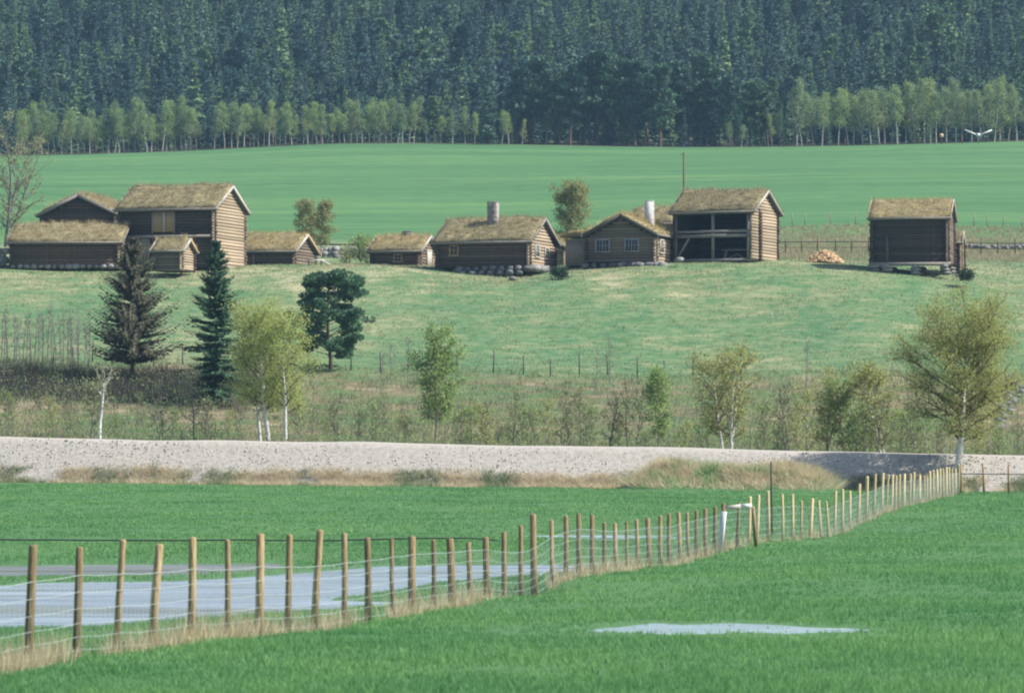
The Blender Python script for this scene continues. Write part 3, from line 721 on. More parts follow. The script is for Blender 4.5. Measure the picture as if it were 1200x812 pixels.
# tall loft house
L_, W_ = 8.0, 6.5
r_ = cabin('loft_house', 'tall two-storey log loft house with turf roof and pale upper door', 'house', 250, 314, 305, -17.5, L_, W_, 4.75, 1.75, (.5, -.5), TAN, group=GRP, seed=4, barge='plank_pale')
opening(r_, 'front', L_, W_, -.25, 3.75, 1.75, 1.65, 1, 1, 'plank_grey', 'door', 'plank_tan')
opening(r_, 'front', L_, W_, -2.7, 1.25, 2.3, 2.0, 1, 1, 'plank_grey', 'door', 'plank_grey')
mb = MB(); mb.bar((-L_/2, -W_/2 - .2, 2.55), (L_/2 - .2, -W_/2 - .2, 2.55), .16, .2); mb.build('beam', M['plank_grey'], r_)
mb = MB(); mb.box((0, 0, 0), (.14, .12, 1.75)); mb.build('door_post', M['plank_pale'], r_, (-.18, -W_/2 - .21, 3.78))
stones(r_, [(L_/2 - .1, -W_/2 + .1, .02), (L_/2 - .1, W_/2 - .3, .05), (L_/2 - .1, 0, .02), (1.6, -W_/2, .02)], .28, .36, 'stone', 5)
# small porch shed
cabin('porch_shed', 'tiny log shed with turf roof in front of the tall loft house', 'shed', 212, 317.5, 299, -16, 2.2, 2.6, 1.55, .8, (.5, -.5),
      {'front': 'log_mid', 'right': 'log_tan', 'left': 'log_grey', 'back': 'log_grey'}, group=GRP, course=.2, oe=.28, og=.28, thick=.2, barge='plank_pale', barge2='plank_tan', seed=5)
# low shed right of the loft house
L_, W_ = 5.4, 4.9
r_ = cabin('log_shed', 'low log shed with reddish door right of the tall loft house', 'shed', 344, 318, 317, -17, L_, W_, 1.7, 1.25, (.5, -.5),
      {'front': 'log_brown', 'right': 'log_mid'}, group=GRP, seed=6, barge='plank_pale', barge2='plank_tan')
opening(r_, 'front', L_, W_, -1.25, .95, .8, 1.5, 1, 1, 'plank_grey', 'door', 'door_red')
# little cottage with small chimney
L_, W_ = 4.1, 3.9
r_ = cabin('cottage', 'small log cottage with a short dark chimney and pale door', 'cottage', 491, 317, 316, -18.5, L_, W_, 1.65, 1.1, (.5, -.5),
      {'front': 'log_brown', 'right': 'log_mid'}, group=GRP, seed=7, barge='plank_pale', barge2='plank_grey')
opening(r_, 'front', L_, W_, .25, 1.05, .55, .5, 2, 2, 'plank_tan')
opening(r_, 'right', L_, W_, .15, .95, .8, 1.5, 1, 1, 'plank_pale', 'door', 'plank_pale')
chimney(r_, .35, 0, 2.6, 3.3, .75, .6, 'stone_dark')
mb = MB()
for q in range(2): mb.bar((L_/2 + .9, -1.2, .45 + q * .4), (L_/2 + .9, 1.6, .45 + q * .4), .05, .09)
for q in range(3): mb.bar((L_/2 + .95, -1.15 + q * 1.3, -.2), (L_/2 + .95, -1.15 + q * 1.3, 1.0), .08, .08)
mb.build('railing', M['plank_tan'], r_)
# dwelling house with stone chimney
L_, W_ = 7.7, 6.1
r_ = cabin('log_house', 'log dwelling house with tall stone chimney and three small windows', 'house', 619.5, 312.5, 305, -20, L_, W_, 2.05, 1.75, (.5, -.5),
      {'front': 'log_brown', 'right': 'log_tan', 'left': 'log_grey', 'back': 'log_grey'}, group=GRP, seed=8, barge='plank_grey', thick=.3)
opening(r_, 'front', L_, W_, -2.45, 1.38, .58, .68, 2, 2, 'plank_tan')
opening(r_, 'right', L_, W_, -1.35, 1.3, .75, .85, 2, 2, 'plank_pale')
opening(r_, 'right', L_, W_, .95, 1.2, .75, .75, 2, 2, 'plank_pale')
chimney(r_, .05, -.9, 2.9, 5.3, .8, .62, 'chimney_stone')
stones(r_, [(-1.9 + k * .72, -W_/2 - .35, -.18) for k in range(9)], .34, .46, 'stone_dark', 8, .75)
stones(r_, [(-1.5 + k * .8, -W_/2 - .7, -.5) for k in range(7)], .26, .38, 'stone_dark', 9, .7)
stones(r_, [(L_/2 + .35, -W_/2 + .1 + k * .8, -.12) for k in range(8)], .38, .5, 'stone', 10, .75)
# scrap of a shed between the two dwelling houses
cabin('store_shed', 'tiny log store squeezed between the two dwelling houses', 'shed', 661, 312.5, 317, -100, 2.4, 2.2, 1.55, .75, (.5, .5),
      {'right': 'log_tan', 'back': 'log_tan'}, group=GRP, course=.2, oe=.25, og=.25, thick=.2, barge='plank_grey', seed=9)
# gabled dwelling house
L_, W_ = 7.0, 5.75
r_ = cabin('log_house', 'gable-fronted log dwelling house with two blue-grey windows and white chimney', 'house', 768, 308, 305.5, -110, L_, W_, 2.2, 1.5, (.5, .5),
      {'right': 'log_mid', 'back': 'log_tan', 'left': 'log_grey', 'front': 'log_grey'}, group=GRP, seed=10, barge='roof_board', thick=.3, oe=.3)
opening(r_, 'right', L_, W_, -1.5, 1.42, 1.0, .85, 4, 2, 'frame_blue')
opening(r_, 'right', L_, W_, .95, 1.42, 1.0, .85, 4, 2, 'frame_blue')
opening(r_, 'back', L_, W_, -2.2, 1.35, .7, .95, 2, 2, 'plank_pale')
chimney(r_, .9, 1.55, 2.6, 5.05, .62, .6, 'chimney_white')
stones(r_, [(L_/2 + .4, -2.9 + k * .78, -.22) for k in range(9)], .36, .5, 'stone_dark', 12, .72)
stones(r_, [(L_/2 + .2, W_/2 + .3, -.25), (L_/2 + .55, W_/2 + .9, -.4)], .38, .5, 'stone', 13, .72)
# lean-to porch of the gabled house: vertical boards and its own strip of turf
pw, pd, ph = 1.75, 3.0, 2.1
pm = []
por = MB().box((1.6, -W_/2 - pw/2 - .2, ph/2 - .15), (pd, pw, ph + .1)).build('porch', M['core_dark'], r_)
for k in range(9): add('plank', MB().box((1.6 + pd/2 + .03, -W_/2 - pw - .2 + (k + .5) * pw/9, ph/2 - .1), (.05 + .012 * (k % 2), pw/9 - .015, ph)).mesh('plank'), M['plank_grey'], por)
X, Yv = np.meshgrid(np.linspace(-.25, 3.5, 14), np.linspace(-W_/2 - pw - .55, -W_/2 + .1, 9))
top = 2.32 + (fbm(X / .5, Yv / .5, 6) - .5) * .3 + .10 * (Yv + W_/2 + pw) + .2 * np.sqrt(np.clip(np.minimum(Yv + W_/2 + pw + .55, 1), 0, 1))
Vt = np.stack([X, Yv, top], -1).reshape(-1, 3); Vb = Vt * [1, 1, 0] + [0, 0, 2.2]
i = np.arange(8)[:, None] * 14; j = np.arange(13)[None, :]; Qt = np.stack([i + j, i + j + 1, i + 14 + j + 1, i + 14 + j], -1).reshape(-1, 4)
rim = list(range(14)) + [14 * k + 13 for k in range(1, 9)] + list(range(9 * 14 - 2, 8 * 14 - 1, -1)) + [14 * k for k in range(7, 0, -1)]
add('sod', mesh_np('sod', np.vstack([Vt, Vb]), [Qt, np.array([(rim[q], rim[q - 1], rim[q - 1] + 126, rim[q] + 126) for q in range(len(rim))]), Qt[:, ::-1] + 126]), M['sod'], por, smooth=True)
q = rng.integers(0, 126, 420); blades('roof_grass', Vt[q] + np.stack([rng.uniform(-.15, .15, 420), rng.uniform(-.15, .15, 420), np.zeros(420)], 1), 4, rng.uniform(.1, .25, 420), .035, M['sod_blade'], 1.5, .08, por)
# rear building whose roof shows above the gabled house
cabin('log_shed', 'turf roof of a log building rising behind the white chimney', 'shed', 786, 309, 321, -20, 3.4, 4.2, 3.4, 1.1, (.5, -.5), {'right': 'log_tan'}, group=GRP, seed=11, barge='roof_board')

# open-fronted barn
L_, W_, he_, ri_ = 6.7, 5.3, 4.0, 1.55
r_ = cabin('open_barn', 'tall two-storey barn with open dark front and pale log gable', 'barn', 882, 305.5, 306, -25, L_, W_, he_, ri_, (.5, -.5),
      {'right': 'log_tan', 'left': 'log_grey', 'back': 'log_grey'}, ('right', 'back', 'left'), group=GRP, seed=12, barge='plank_pale', barge2='plank_grey')
fy = -W_/2
for x_ in (-L_/2 + .05, -.05, L_/2 - .35):
    MB().box((0, 0, 0), (.22, .2, he_)).build('post', M['plank_grey'], r_, (x_, fy + .05, he_/2))
for z_, h_ in ((.1, .24), (2.05, .26), (2.4, .2), (he_ - .1, .22)):
    MB().bar((-L_/2, fy - .03, z_), (L_/2, fy - .03, z_), .18, h_).build('beam', M['plank_grey'], r_)
MB().bar((-L_/2 + .15, fy + .02, .2), (-L_/2 + 1.25, fy + .02, 1.9), .14, .16).build('brace', M['plank_grey'], r_)
MB().box((0, 0, 0), (L_ - .3, W_ - .5, .08)).build('loft_floor', M['roof_board'], r_, (0, .1, 2.15))
MB().box((0, 0, 0), (L_ - .3, W_ - .3, .1)).build('floor', M['core_dark'], r_, (0, 0, .02))
for k in range(15): add('log', log_mesh(.6, .12, hrng), M['log_brown'], r_, (L_/2 + .05, -W_/2 + 1.25, .2 + k * .26))
MB().bar((L_/2 + .16, -W_/2 + 1.25, 0), (L_/2 + .16, -W_/2 + 1.25, he_ + .2), .14, .14).build('post', M['log_brown'], r_)
# trestle table inside
c, s_ = math.cos(R(-25)), math.sin(R(-25)); lx, ly = 1.75, fy + .9
t_ = empty('trestle_table', (r_.location.x + c * lx - s_ * ly, r_.location.y + s_ * lx + c * ly, r_.location.z + .08), R(-25))
tag(t_, 'weathered trestle table standing inside the open barn', 'table')
MB().box((0, 0, .85), (2.5, .6, .08)).build('tabletop', M['plank_grey'], t_)
for sx in (-1, 1):
    for sy in (-1, 1): MB().bar((sx * 1.15, sy * .25, 0), (sx * .95, sy * .12, .81), .09, .09).build('leg', M['plank_grey'], t_)
MB().bar((-.9, -.28, .1), (0, -.28, .5), .07, .07).bar((0, -.28, .5), (.9, -.28, .1), .07, .07).build('brace', M['plank_grey'], t_)

# granary on stones
L_, W_ = 5.85, 4.4
r_ = cabin('granary', 'dark log granary raised on stone piles at the right end', 'granary', 1110, 316.5, 301, -12.5, L_, W_, 4.1, 1.35, (.5, -.5),
      {'front': 'log_grey', 'right': 'log_mid', 'left': 'log_grey', 'back': 'log_grey'}, group=GRP, course=.21, z0=.55, seed=13, barge='plank_pale', barge2='plank_grey', oe=.3, og=.3, thick=.2)
MB().box((0, 0, 0), (.2, .12, 2.0)).build('door_post', M['roof_board'], r_, (-1.75, -W_/2 - .18, 1.75))
MB().bar((-L_/2 - .3, -W_/2, .5), (L_/2 + .3, -W_/2, .5), .26, .26).build('sill_beam', M['plank_grey'], r_)
for ix, x_ in enumerate((-L_/2 + .1, -L_/2 + 1.1, .45, L_/2 - .15)):
    for y_ in (-W_/2, W_/2):
        stones(r_, [(x_ + q * .04, y_, .30 - q * .27) for q in range(3)], .36, .46, 'stone', 40 + ix * 2 + (y_ > 0), .42)
# narrow outhouse behind it
cabin('outhouse', 'narrow plank-sided hut tucked against the raised granary', 'hut', 1126, 319, 306, -14, 1.4, 1.5, 2.35, .75, (.5, -.5), {'front': 'log_mid', 'right': 'log_tan'}, group=GRP, course=.18, seed=14, oe=.15, og=.15, thick=.14, barge='plank_pale')

# low stone wall at the left edge
o = empty('stone_wall', P(4, 313, 306)); tag(o, 'low pale stone wall at the left edge beside the long shed', 'stone wall', kind='thing')
rg = np.random.default_rng(77)
stones(o, [(-3.0 + k * .5 + rg.uniform(-.1, .1) + (l % 2) * .25, rg.uniform(-.1, .1), .2 + l * .36) for l in range(4) for k in range(7)], .27, .36, 'stone', 77, .8)
# retaining wall behind the low shed
o = empty('stone_wall', P(410, 308, 340)); tag(o, 'rough stone wall between the low shed and the small cottage', 'stone wall', kind='thing')
stones(o, [(-3.4 + k * .55 + rg.uniform(-.12, .12), rg.uniform(-.15, .15) + .2 * l, .1 + l * .36) for l in range(4) for k in range(13)], .28, .4, 'stone', 78, .8)
add('rail', MB().bar((-4, .6, 1.65), (4.2, .6, 1.65), .12, .14).mesh('rail'), M['post_dark'], o)

# firewood heap
o = empty('firewood_heap', P(966, 308.5, 309)); tag(o, 'heap of fresh split firewood left of the raised granary', 'firewood')
mb = MB(); rg = np.random.default_rng(8)
for k in range(430):
    a = rg.uniform(0, 2 * math.pi); q = math.sqrt(rg.random()); hx, hy = 1.5 * q * math.cos(a), 1.0 * q * math.sin(a)
    z = 1.05 * max(0, 1 - q ** 1.5) * rg.uniform(.75, 1.0) + .05
    dv = rg.normal(0, 1, 3); dv[2] *= .45; dv /= np.linalg.norm(dv); l = rg.uniform(.13, .22); c_ = np.array([hx, hy, z])
    mb.bar(c_ - dv * l, c_ + dv * l, rg.uniform(.06, .12), rg.uniform(.06, .12))
h = mb.build('split_log', M['split_wood'], o); h['kind'] = 'stuff'
# white boards by the low shed
o = empty('board_ramp', P(372, 312.5, 311), R(-15)); tag(o, 'pale boards propped into a ramp beside the low shed', 'boards')
MB().bar((-.9, 0, .55), (.5, 0, .5), .5, .09).build('plank', M['white_paint'], o)
MB().bar((.35, .05, .52), (1.25, .05, .03), .45, .07).build('plank', M['plank_pale'], o)
for x_ in (-.75, .3): MB().bar((x_, 0, -.2), (x_, 0, .48), .1, .1).build('leg', M['plank_grey'], o)
# pale stone by the gabled house
o = add('boulder', boulder(.32, 1.3, .9, .7, 321), M['stone'], None, P(796, 304.5, 303), False); tag(o, 'whitish boulder at the right corner of the gabled house', 'boulder')
o = add('boulder', boulder(.3, 1.2, .9, .7, 322), M['stone'], None, P(601, 326.5, 299), False); tag(o, 'single grey boulder in grass below the house with stone chimney', 'boulder')

# ------------------------------------------------------------------ fences, poles and small things
fence = empty('wire_fence', P(33, 779, 41)); tag(fence, 'long wire-netting fence of round wooden posts crossing the green fields', 'fence')
fl = Vector(fence.location)
tops = []; bases = []
for k, (tx, ty, bx, by, w) in enumerate(POSTS):
    d = float(fence_d(bx)); p = P(bx, by, d); p.z = min(p.z, gz(p.x, p.y)) - .05; q = P(tx, ty, d * (1 + .002 * math.sin(k * 2.3)))
    r = w * d / F / 2; rg = np.random.default_rng(k)
    bend = Vector((rg.uniform(-.012, .012), 0, 0))
    pts = [p, p.lerp(q, .5) + bend, p.lerp(q, .985), q]
    mb = MB().tube([tuple(v - fl) for v in pts], [r * 1.06, r, r * .95, r * .80], 10, True)
    o = mb.build('post', M['post_new' if bx > 872 else 'post_old'], fence, smooth=False)
    bases.append(np.array(p) + [0, 0, .05]); tops.append(np.array(q))
bases, tops = np.array(bases), np.array(tops)
ext_b = bases[0] + (bases[0] - bases[1]); ext_t = tops[0] + (tops[0] - tops[1])
B_ = np.vstack([ext_b, bases]); T_ = np.vstack([ext_t, tops])
axis = T_ - B_; hgt = np.linalg.norm(axis, axis=1, keepdims=True); ax = axis / hgt
side = np.array([.55, -.83, 0]) * .055
hs = np.minimum(hgt[:, 0] * .82, .92)
# the net hangs from a line smoothed along the fence
for _ in range(2): hs[1:-1] = (hs[:-2] + hs[1:-1] * 2 + hs[2:]) / 4
for q in (1.0, .80, .60, .42, .26, .10):
    L0 = B_ + ax * (hs * q)[:, None] + side
    mid = (L0[1:] + L0[:-1]) / 2 - [0, 0, .012]; line = np.empty((len(L0) * 2 - 1, 3)); line[0::2] = L0; line[1::2] = mid
    MB().tube(line - np.array(fl), .0028 if q < 1 else .0035, 4).build('wire', M['wire_zinc'], fence)
mb = MB()
for k in range(len(B_) - 1):
    ln = np.linalg.norm(B_[k + 1] - B_[k]); nq = int(min(ln, 3.2) / .16)
    for q in range(nq):
        t = (q + .5) / nq; a = B_[k] * (1 - t) + B_[k + 1] * t + side; u_ = ax[k] * (1 - t) + ax[k + 1] * t; hh_ = hs[k] * (1 - t) + hs[k + 1] * t
        mb.tube([a + u_ * hh_ * .1 - np.array(fl), a + u_ * hh_ - np.array(fl)], .0018, 3)
o = mb.build('wire_net', M['wire_zinc'], fence); o['kind'] = 'stuff'

# white stile frame standing at the fence
d0 = float(fence_d(855)) - 1.7
o = empty('stile', P(862, 640, d0)); tag(o, 'white plank frame leaning at the fence, with one slanting white board', 'stile'); ol = Vector(o.location)
def pt(px, py, dd=0): return tuple(P(px, py, d0 + dd) - ol)
a_, b_ = Vector(pt(843, 646, 0)), Vector(pt(848, 599, 0)); rot = (b_ - a_).to_track_quat('Z', 'Y').to_matrix() @ Matrix.Rotation(R(38), 3, 'Z')
MB().box(tuple((a_ + b_) / 2), (.17, .04, (b_ - a_).length), rot).build('board', M['white_paint'], o)
MB().bar(pt(850, 595, .05), pt(868, 592.7, .1), .06, .10).build('rail', M['plank_pale'], o)
MB().bar(pt(868, 592.6, .1), pt(881, 592.6, .1), .06, .11).build('rail', M['white_paint'], o)
MB().bar(pt(882, 594, .12), pt(885.5, 639, .5), .07, .09).build('brace', M['post_old'], o)
# thin dark stake behind the fence
p = P(904.5, 632, 112); p.z = gz(p.x, p.y) - .1; q = P(903.5, 541, 112)
tag(MB().tube([(0, 0, 0), tuple((q - p) * .5), tuple(q - p)], [.035, .03, .028], 7, True).build('stake', M['post_dark'], None, p), 'tall thin dark stake just behind the fence by the white frame', 'stake')
# dark cable lying across the left field
cx = np.linspace(-18, 0.5, 34); cd = 103 + .3 * np.sin(cx * .3) - cx * .05
pts = np.stack([cx, cd, ground_z(cx, cd) + .12], 1); c0 = pts[0].copy(); pts[-3:, 2] -= [.06, .14, .22]
tag(MB()  .tube(pts - c0, .022, 6, True).build('cable', M['cable_black'], None, tuple(c0)), 'long dark hose stretched over the green field behind the fence', 'hose')

def post_fence(name, label, pix, mat, hgt_, r=.05, rails=(), rmat=None, fixed=True):
    """pix: (px, py_base, d) of each post; rails: heights of bars along them"""
    pp = []
    for px, py, d in pix:
        v = P(px, py, d); v.z = gz(v.x, v.y) if not fixed else v.z; pp.append(v)
    o = empty(name, pp[0]); tag(o, label, 'fence'); o0 = Vector(pp[0]); rg = np.random.default_rng(len(pix))
    for v in pp:
        h = hgt_ * rg.uniform(.85, 1.12); ln = Vector((rg.uniform(-.06, .06), 0, h))
        MB().tube([tuple(v - o0 - Vector((0, 0, .15))), tuple(v - o0 + ln)], [r * 1.05, r * .9], 7, True).build('post', M[mat], o)
    for z_, w_ in rails:
        mb = MB(); mb.tube([tuple(v - o0 + Vector((0, -r - w_, z_))) for v in pp], w_, 5); mb.build('rail' if w_ > .015 else 'wire', M[rmat or mat], o)
    return o
post_fence('wire_fence', 'short wire fence with one stout post beside the big birch', [(1126, 580, 166), (1153, 580, 165.5), (1182, 577, 165), (1228, 578, 164)], 'post_old', 1.18, .055, [(.85, .028), (.45, .006)], 'plank_grey', False)
post_fence('wire_fence', 'thin dark posts of a fence crossing the middle of the meadow foot', [(x_, 0, 256 + 1.2 * math.sin(x_)) for x_ in (411, 446, 478, 536, 578, 613, 645, 679, 712, 747, 778, 812, 846)], 'post_dark', 1.35, .045, [(1.0, .006), (.6, .006)], None, False)
post_fence('wire_fence', 'thin dark posts of a fence behind the two spruces', [(x_, 0, 255 + 1.2 * math.sin(x_)) for x_ in (8, 36, 62, 86, 108, 132, 180, 214, 244, 278, 330, 362, 386)], 'post_dark', 1.25, .045, [(1.0, .006)], None, False)
post_fence('railing', 'dark railing with thin posts behind the firewood heap and granary', [(x_, 0, 341) for x_ in (908, 921, 940, 958, 979, 998, 1018, 1040, 1070, 1100, 1130, 1150, 1170, 1190, 1212, 1240)], 'post_dark', 1.35, .05, [(.95, .045), (.45, .02)], None, False)
post_fence('post_fence', 'pale fence posts along the foot of the far field', [(x_, 0, 364) for x_ in (929, 944, 974, 1003, 1030, 1142, 1157, 1176, 1198, 1225)], 'plank_grey', 1.15, .05, [(.9, .006)], None, False)
# grey rubble along the right of the railing
o = empty('stone_wall', P(1165, 294, 346)); tag(o, 'grey rubble strip behind the railing at the right edge', 'stone wall', kind='thing')
rg = np.random.default_rng(91); pts = []
for k in range(34):
    wx = o.location.x - 3.2 + k * .36; wd = 346 + rg.uniform(-.4, .4)
    pts.append((wx - o.location.x, wd - 346, gz(wx, wd) - o.location.z + rg.uniform(.05, .3)))
stones(o, pts, .2, .34, 'stone_dark', 91, .8)

o = empty('stone_wall', P(1160, 500, 232)); tag(o, 'tumbled grey stone wall climbing the slope at the right edge', 'stone wall', kind='thing')
pts = []
for k in range(40):
    t = k / 39; w_ = P(1162 + 32 * t + rg.uniform(-6, 6), 0, 231 + 20 * t); pts.append((w_.x - o.location.x, w_.y - o.location.y, gz(w_.x, w_.y) - o.location.z + rg.uniform(0, .2)))
stones(o, pts, .16, .3, 'stone_dark', 92, .8)
# utility pole, marker and stakes at the forest edge
p = P(801.5, 0, 366); p.z = gz(p.x, p.y) - .2; q = P(801.5, 178, 366)
o = empty('utility_pole', p); tag(o, 'thin brown utility pole rising behind the open barn', 'pole')
MB().tube([(0, 0, 0), tuple(q - p)], [.10, .075], 8, True).build('pole', M['bark_pine'], o)
MB().bar((-.22, 0, (q - p).z - .25), (.22, 0, (q - p).z - .25), .07, .09).build('crossarm', M['plank_grey'], o)
p = P(1147, 0, 596); p.z = gz(p.x, p.y)
o = empty('wing_marker', p); tag(o, 'white V-shaped marker on a short post at the forest edge', 'marker')
MB().tube([(0, 0, -.1), (0, 0, 1.3)], .09, 8, True).build('post', M['plank_grey'], o)
MB().bar((0, 0, 1.25), (-2.1, 0, 2.15), .16, .24).build('arm', M['white_paint'], o)
MB().bar((0, .1, 1.2), (2.15, .1, 2.1), .16, .22).build('arm', M['white_paint'], o)
MB().box((0, -.05, 1.35), (.5, .3, .5)).build('hub', M['white_paint'], o)
for x_, lb in ((1104, 'small rust-brown box on a stake under the edge birches'), (1128, 'short brown stake beside the white V-shaped marker')):
    p = P(x_, 0, 598); p.z = gz(p.x, p.y); o = empty('marker_stake', p); tag(o, lb, 'stake')
    MB().tube([(0, 0, -.1), (0, 0, 1.3)], .07, 6, True).build('post', M['door_red'], o)
    if x_ == 1104: MB().box((0, 0, 1.35), (.55, .4, .55)).build('box', M['split_wood'], o)


# ------------------------------------------------------------------ trees
def leaf_quads(c, size, rg, up=.0, elong=1.0, dirs=None):
    """diamond leaves at centres c"""
    k = len(c); a = rg.normal(0, 1, (k, 3)) if dirs is None else dirs + rg.normal(0, .35, (k, 3)); a[:, 2] += up
    a /= np.linalg.norm(a, axis=1, keepdims=True) + 1e-9
    b_ = np.cross(a, rg.normal(0, 1, (k, 3))); b_ /= np.linalg.norm(b_, axis=1, keepdims=True) + 1e-9
    s = size * rg.uniform(.55, 1.35, (k, 1))
    V = np.stack([c - a * s * elong, c + b_ * s * .6, c + a * s * elong, c - b_ * s * .6], 1).reshape(-1, 3)
    return V, np.arange(4 * k).reshape(-1, 4)

def wander(p0, dr, ln, k, rg, amp, curve=0.0):
    pts = [np.array(p0, float)]; dr = np.array(dr, float); dr /= np.linalg.norm(dr)
    for q in range(k):
        dr = dr + rg.normal(0, amp, 3); dr[2] += curve / k; dr /= np.linalg.norm(dr); pts.append(pts[-1] + dr * ln / k)
    return np.array(pts)

def deciduous(seed, H, width, h0=.3, nb=22, sub=6, twig=3, leaves=3000, leaf=.10, stems=1, lean=0.0, r0=None, steep=.9, shape='oval', spread=.25, jit=.14, thin=1.0, stem_gap=.25, bare=0):
    """returns (trunk MB, twigs MB, leaf verts, leaf quads)"""
    rg = np.random.default_rng(seed); tr, tw = MB(), MB(); r0 = r0 or H * .014; pts_leaf = []
    for s_ in range(stems):
        h = H * (1 if s_ == 0 else rg.uniform(.78, .97)); a = rg.uniform(0, 6.28)
        dr = np.array([lean + (math.cos(a) * spread if stems > 1 else rg.normal(0, .03)), (math.sin(a) * spread if stems > 1 else 0), 1.0])
        base = np.array([math.cos(a), math.sin(a) * .6, 0]) * (stem_gap if stems > 1 else 0)
        tk = wander(base, dr, h, 11, rg, .035, .10); k = h / max(tk[-1][2] - tk[0][2], .1); tk[:, 2] *= k
        tt = np.linspace(0, 1, 12); tr.tube(tk - [0, 0, .1], r0 * (1 - tt) ** .8 * (1 if s_ == 0 else .8) + .008, 8)
        for i_ in range(nb):
            s = (i_ + rg.uniform(.1, .9)) / nb; t = h0 + (1 - h0) * s ** .9
            bp = np.array([np.interp(t, tt, tk[:, q]) for q in range(3)])
            if shape == 'oval': env = (s + .12) ** .45 * (1.06 - s) ** .55 * 1.25
            elif shape == 'cone': env = (1.05 - s) ** .8 * 1.1
            elif shape == 'vase': env = .45 + .75 * s ** .7 * (1.12 - s) ** .35
            else: env = (s + .05) ** .3 * (1.05 - s) ** .3 * 1.15
            az = i_ * 2.4 + rg.uniform(-.5, .5) + s_ * 1.3; up = steep * (.55 + .9 * s) * rg.uniform(.75, 1.25)
            ln = width / 2 * env * rg.uniform(.7, 1.12) * math.sqrt(1 + min(up, 1.2) ** 2) * .92
            bl = wander(bp, (math.cos(az), math.sin(az), up), ln, 5, rg, .10, .25)
            rb = min(r0 * (1 - t) * .55 + .008, .06) * thin; tw.tube(bl, np.linspace(rb, .006, 6), 4)
            for j_ in range(sub):
                q = rg.uniform(.22, 1.0); sp = np.array([np.interp(q, np.linspace(0, 1, 6), bl[:, e]) for e in range(3)])
                dv = (bl[-1] - bl[0]) / ln + rg.normal(0, .55, 3); dv[2] += .15
                sl_ = (.22 + .28 * (1 - q)) * ln * rg.uniform(.6, 1.3) + .12
                sb = wander(sp, dv, sl_, 3, rg, .16, -.05); tw.tube(sb, np.linspace(rb * .4 + .003, .004, 4), 3)
                for g_ in range(twig):
                    q2 = rg.uniform(.2, 1.0); tp = np.array([np.interp(q2, np.linspace(0, 1, 4), sb[:, e]) for e in range(3)])
                    dv2 = dv / np.linalg.norm(dv) + rg.normal(0, .7, 3); te = tp + dv2 / np.linalg.norm(dv2) * rg.uniform(.15, .42) * min(1, H / 5)
                    tw.tube(np.array([tp, te]), [.006 * thin, .003], 3)
                    pts_leaf += [tp, te, (tp + te) / 2, te]
                pts_leaf += [sb[-1], sb[2]]
    pl = np.array(pts_leaf); kz = H / np.percentile(pl[:, 2], 99.5)
    if kz < 1:
        pl[:, 2] *= kz
        for mb_ in (tr, tw): mb_.V = [v * [1, 1, kz] for v in mb_.V]
    c = pl[rg.integers(0, len(pl), leaves)] + rg.normal(0, jit, (leaves, 3)) if leaves else np.zeros((0, 3))
    V, Qd = leaf_quads(c, leaf, rg) if leaves else (None, None)
    return tr, tw, V, Qd

def spruce(seed, H, width, whorls=24, per=7, sprays=10, droop=.35, spray=.35, clear=.07, power=.8):
    rg = np.random.default_rng(seed); tr = MB(); tr.tube([(0, 0, -.2), (0, 0, H * .5), (0, 0, H * .99)], [H * .017, H * .010, .012], 7)
    VV = []; n = 0
    for w in range(whorls):
        for b_ in range(per):
            t = clear + (1 - clear) * min(.985, (w + 1.5 * rg.random()) / whorls); z = H * t
            rr = width / 2 * (1.03 - t) ** power * (1 + .25 * math.sin(w * 1.7 + seed))
            az = rg.uniform(0, 6.283); r = rr * rg.choice([.55, .75, .9, 1.0, 1.1, 1.25]) * rg.uniform(.9, 1.1); o = np.array([math.cos(az), math.sin(az), 0]); sd = np.array([-o[1], o[0], 0])
            dp = droop * (1 - t * 1.05) * rg.uniform(.7, 1.3)
            def sp(s): return np.array([0, 0, z]) + o * r * s + np.array([0, 0, 1]) * r * ((.25 * t + .05) * s - dp * s * s * 1.3 + .30 * s ** 4)
            for q in range(sprays):
                s = (q + .6 + rg.uniform(-.3, .3)) / sprays; p = sp(s); sz = spray * (.35 + .9 * (1 - s) ** .6) * (.4 + .6 * rr / (width / 2)) * rg.uniform(.7, 1.3)
                for sg in (-1, 1):
                    dv = o * .75 + sd * sg * rg.uniform(.4, 1.1) + np.array([0, 0, -.25 - .3 * rg.random()]); dv /= np.linalg.norm(dv)
                    wv = np.cross(dv, o + rg.normal(0, .4, 3)); wv /= np.linalg.norm(wv) + 1e-9
                    VV += [p - dv * .03, p + dv * sz * .5 + wv * sz * .22, p + dv * sz, p + dv * sz * .5 - wv * sz * .22]
            e = sp(1.0); m_ = sp(.5); b0 = sp(0.05)
            wv = sd * .03 + np.array([0, 0, .03]); VV += [b0 - wv, m_ - wv, m_ + wv, b0 + wv]; VV += [m_ - wv, e, e + wv * .2, m_ + wv]
    lead = rg.uniform(.25, .45)
    for q in range(6):
        a = q * 1.05; dv = np.array([math.cos(a) * .25, math.sin(a) * .25, 1]); p = np.array([0, 0, H * .975]); wv = np.array([-math.sin(a), math.cos(a), 0]) * .05
        VV += [p, p + dv * lead * .5 + wv, p + dv * lead * (H / 10), p + dv * lead * .5 - wv]
    V = np.array(VV); return tr, V, np.arange(len(V)).reshape(-1, 4)

